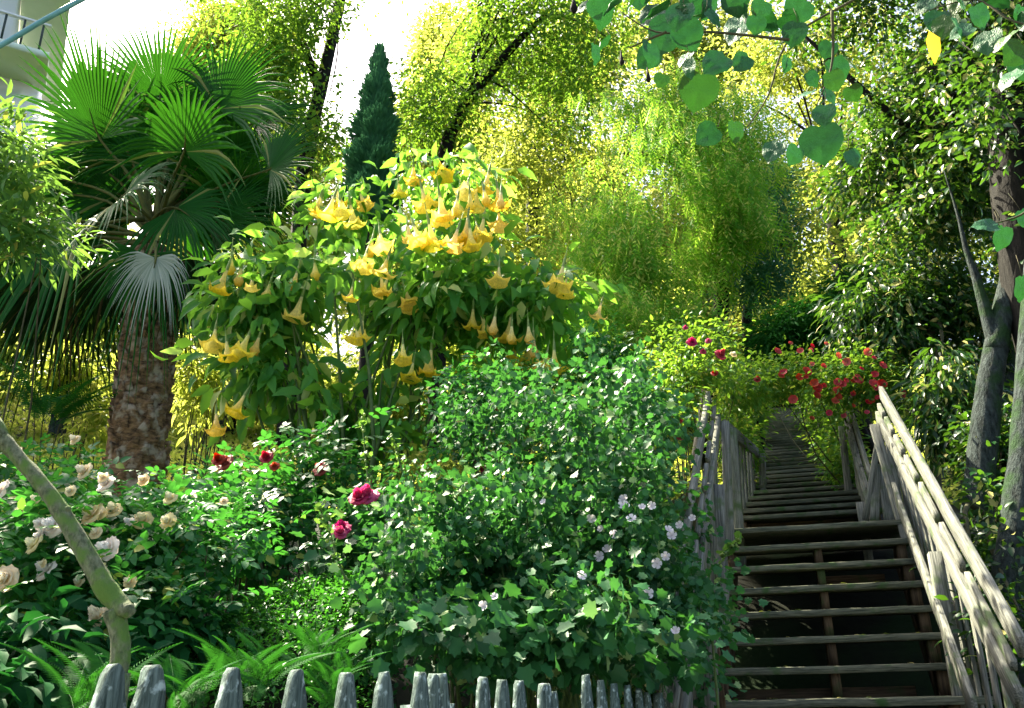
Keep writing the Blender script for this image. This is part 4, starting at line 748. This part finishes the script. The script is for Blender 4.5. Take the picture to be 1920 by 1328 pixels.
cover('ground_cover', -16, 16, 0, 9.5, 28, 90000, DIAW, .12, 'sun_leaf', 'yellow-green leafy cover over the hillside')
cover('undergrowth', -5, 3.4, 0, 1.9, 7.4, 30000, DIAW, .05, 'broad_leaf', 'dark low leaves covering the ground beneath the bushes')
pos_, n_ = LITTER; tag(leaf_obj('fallen_leaves', [scatter(OVAL, pos_, rdir(n_)*[1, 1, .1], UPV+rdir(n_)*.2, rng.uniform(.03, .06, n_))], M['litter']), 'scattered dead leaves lying on the lower stair treads', 'leaf litter', None, 'stuff')
# ------------------------------------------------------------------ mossy bent trunk
mt_ = thing('pruned_tree', 'bare mossy trunk bending sharply up to the left behind the fence', 'tree', tuple(ground_at(225, 1328, 1.95)))
YM = 1.95; m_ = mpp(P(200, 1100, YM)); gb = ground_at(215, 1328, YM)
mb = MB(); p, r = smooth_path([gb, P(205, 1400, YM), P(212, 1300, YM), P(226, 1230, YM), P(222, 1180, YM), P(212, 1146, YM)], [24*m_, 22*m_, 20*m_, 17*m_, 17*m_, 20*m_], 26); mb.tube(p, r, 12, bump=.06)
p, r = smooth_path([P(243, 1146, YM-.02), P(226, 1136, YM), P(196, 1100, YM), P(150, 1020, YM), P(95, 930, YM), P(40, 865, YM), P(0, 820, YM), P(-60, 760, YM), P(-150, 640, YM)], [11*m_, 19*m_, 20*m_, 17*m_, 15*m_, 14*m_, 17*m_, 15*m_, 10*m_], 40); mb.tube(p, r, 12, bump=.06)
mb.tube([P(10, 840, YM), P(-4, 800, YM), P(-12, 780, YM)], [.02, .016, .01], 8, bump=.05); mb.tube([P(118, 962, YM), P(130, 952, YM-.01)], [.011, .006], 7)
mb.build('trunk', M['moss_bark'], mt_, True)
# ------------------------------------------------------------------ overhanging branches, near
def over(label, twigs, lv, Y, ylw=()):
    t = thing('overhanging_branch', label, 'branch', tuple(P(*twigs[0][0], Y)), 'heart-leaved branches overhead'); STK = []
    for tw in twigs:
        mb = MB()
        p, r = smooth_path([P(x, y, Y+.05*i) for i, (x, y) in enumerate(tw)], np.linspace(.006, .002, len(tw)), 4*len(tw)); mb.tube(p, r, 6); mb.build('twig', M['twig'], t, True)
    L = []; Lm = []
    for (x, y, s, a, fl) in lv:
        Yf = Y+random.uniform(-.15, .35); c = P(x, y, Yf); m = mpp(c); d = scr(a, random.uniform(-.15, .25)); tipl = s*m*.9
        base = c-d*tipl*.45; nn = -fw*(1-fl)+UPV*(.25+fl*.8)+rdir(1)[0]*.42
        L.append(scatter(HEART, base[None], d[None], nn[None], np.array([tipl])))
        q = base+np.array([random.uniform(-.02, .02), .01, .05+.03*random.random()]); STK.append([base, (base+q)/2+.004, q])
    lo = leaf_obj('leaves', L, M['heart_leaf'], t)
    for q in STK:
        pt = MB(); pt.tube(q, .0012, 4); pt.build('stalk', M['twig'], lo, True).location = (0, 0, 0)
    for (x, y, s, a) in ylw:
        c = P(x, y, Y); d = scr(a); leaf_obj('yellow_leaf', [scatter(OVAL, (c-d*s*mpp(c)/2)[None], d[None], (-fw+UPV*.3)[None], np.array([s*mpp(c)]))], M['yellow_leaf'], t)
    return t
ob = over('leafy branch with round heart-shaped leaves hanging from the top of the view', [[(1700, -60), (1600, 0), (1480, 75), (1440, 180), (1400, 240)], [(1480, 75), (1330, 60), (1230, 60), (1160, 20)], [(1560, 20), (1560, 120), (1530, 200)], [(1250, 60), (1180, 90)]],
  [(1310, 170, 84, 262, .1), (1540, 268, 88, 275, .1), (1450, 282, 54, 235, .3), (1327, 252, 56, 215, .3), (1380, 246, 50, 280, .3), (1490, 290, 46, 250, .2), (1384, 50, 78, 230, .3), (1436, 40, 60, 340, .8), (1250, 62, 84, 250, .1), (1290, 66, 70, 300, .2), (1215, 108, 56, 220, .4), (1292, 128, 46, 270, .3), (1230, 20, 70, 200, .5),
   (1552, 92, 40, 250, .5), (1572, 130, 60, 300, .5), (1508, 178, 56, 200, .7), (1380, 5, 60, 280, .1), (1150, 8, 60, 210, .5), (1100, 10, 50, 200, .4), (1330, 10, 64, 260, .4), (1290, 30, 60, 180, .7), (1240, 150, 34, 250, .3), (1480, 40, 50, 330, .7), (1200, -10, 60, 260, .3), (1545, 215, 50, 265, .6), (1600, 175, 40, 300, .6)]+[(random.uniform(1080, 1520), random.uniform(-20, 120), random.uniform(38, 66), random.uniform(200, 330), random.uniform(.1, .7)) for _ in range(22)]+[(random.uniform(1400, 1600), random.uniform(120, 300), random.uniform(34, 50), random.uniform(220, 320), random.uniform(.2, .8)) for _ in range(6)], 2.3)
for x, y, s in ((1076, 18, .014), (1166, 118, .009), (1216, 150, .009)):
    b = MB(); c = P(x, y, 2.3); b.tube([c+UPV*.05, c+UPV*s, c, c-UPV*s], [.002, s*.8, s, s*.4], 8); b.build('seed_pod', M['dark_bark'], ob, True)

over('small leafy branch entering at the upper right corner with one yellow leaf', [[(2000, 60), (1900, 40), (1830, 0), (1740, 20)], [(2000, 60), (1930, 100), (1870, 80)], [(1990, 340), (1920, 400), (1860, 420)], [(1990, 340), (1950, 480), (1925, 530)]],
  [(1772, 48, 56, 250, .3), (1838, 30, 58, 300, .3), (1872, 4, 50, 350, .6), (1888, 70, 70, 215, .6), (1905, 100, 60, 230, .3), (1895, 145, 64, 220, .7), (1912, 130, 50, 300, .3), (1850, 422, 56, 170, .7), (1880, 446, 56, 265, .1), (1890, 412, 44, 20, .6), (1925, 410, 50, 300, .4), (1918, 540, 60, 280, .2), (1735, 10, 50, 210, .6)]+[(random.uniform(1740, 1930), random.uniform(-20, 90), random.uniform(40, 60), random.uniform(200, 330), random.uniform(.1, .8)) for _ in range(8)], 2.5, [(1750, 88, 62, 285)])
# ------------------------------------------------------------------ house and cable at upper left
YH = 22.0
hs = thing('hillside_house', 'white building with green eaves and a slatted balcony at the upper left', 'house', tuple(gtree(0, 60, YH)*[1, 1, 1]))
c = P(-40, 40, YH); mw = mpp(c)
e_r = np.array([.86, .5, 0]); e_f = np.array([-.5, .86, 0]); A_ = P(75, 150, YH); gz = tz(A_[0], A_[1])-1
m = MB(); m.box(A_+e_f*4-e_r*6+UPV*((gz+A_[2]+1)/2-A_[2]), (e_r, e_f, UPV), (6, 4, (A_[2]+1-gz)/2)); m.build('wall', M['white_wall'], hs)
rf = MB(); top = A_[2]+1.05
rf.box(np.array([*(A_+e_f*4-e_r*6)[:2], top+3.6]), (e_r, e_f, UPV), (6.3, 4.2, .12)); rfo = rf.build('roof', M['green_paint'], hs)
m = MB(); m.box(np.array([*(A_+e_f*4.6-e_r*6.4)[:2], top+1.7]), (e_r, e_f, UPV), (5.2, 3.6, 1.75)); m.build('upper_wall', M['white_wall'], hs)
m = MB(); m.box(np.array([*(A_-e_f*.7-e_r*5.6)[:2], A_[2]-.15]), (e_r, e_f, UPV), (5.8, .9, .11)); m.build('balcony_floor', M['green_paint'], hs)
for k in range(22):
    m = MB(); q = A_-e_f*1.5-e_r*(.1+k*.5)+UPV*.45; m.box(q, (e_r, e_f, UPV), (.03, .03, .5)); m.build('baluster', M['dark_paint'], hs)
m = MB(); m.box(A_-e_f*1.5-e_r*5.6+UPV*.98, (e_r, e_f, UPV), (5.7, .05, .04)); m.build('balcony_rail', M['white_wall'], hs)
for k in range(3):
    m = MB(); q = A_-e_r*(2+3.6*k)-e_f*.02-UPV*1.8; m.box(q, (e_r, e_f, UPV), (.6, .03, .8)); w_ = m.build('window', M['dark_paint'], hs)
    m = MB(); m.box(q-e_f*.04-UPV*.86, (e_r, e_f, UPV), (.7, .06, .05)); m.build('sill', M['white_wall'], w_).location = (0, 0, 0)
m = MB(); p, r = smooth_path([P(-700, 420, 6), P(-200, 195, 6), P(0, 86, 6), P(75, 42, 6), P(152, 0, 6), P(500, -190, 6.2), P(900, -380, 6.5)], [5.2*mpp(P(75, 42, 6))]*7, 40); m.tube(p, r, 8)
tag(m.build('overhead_cable', M['cable'], None, True), 'thick blue-grey cable slanting across the upper left corner', 'cable')
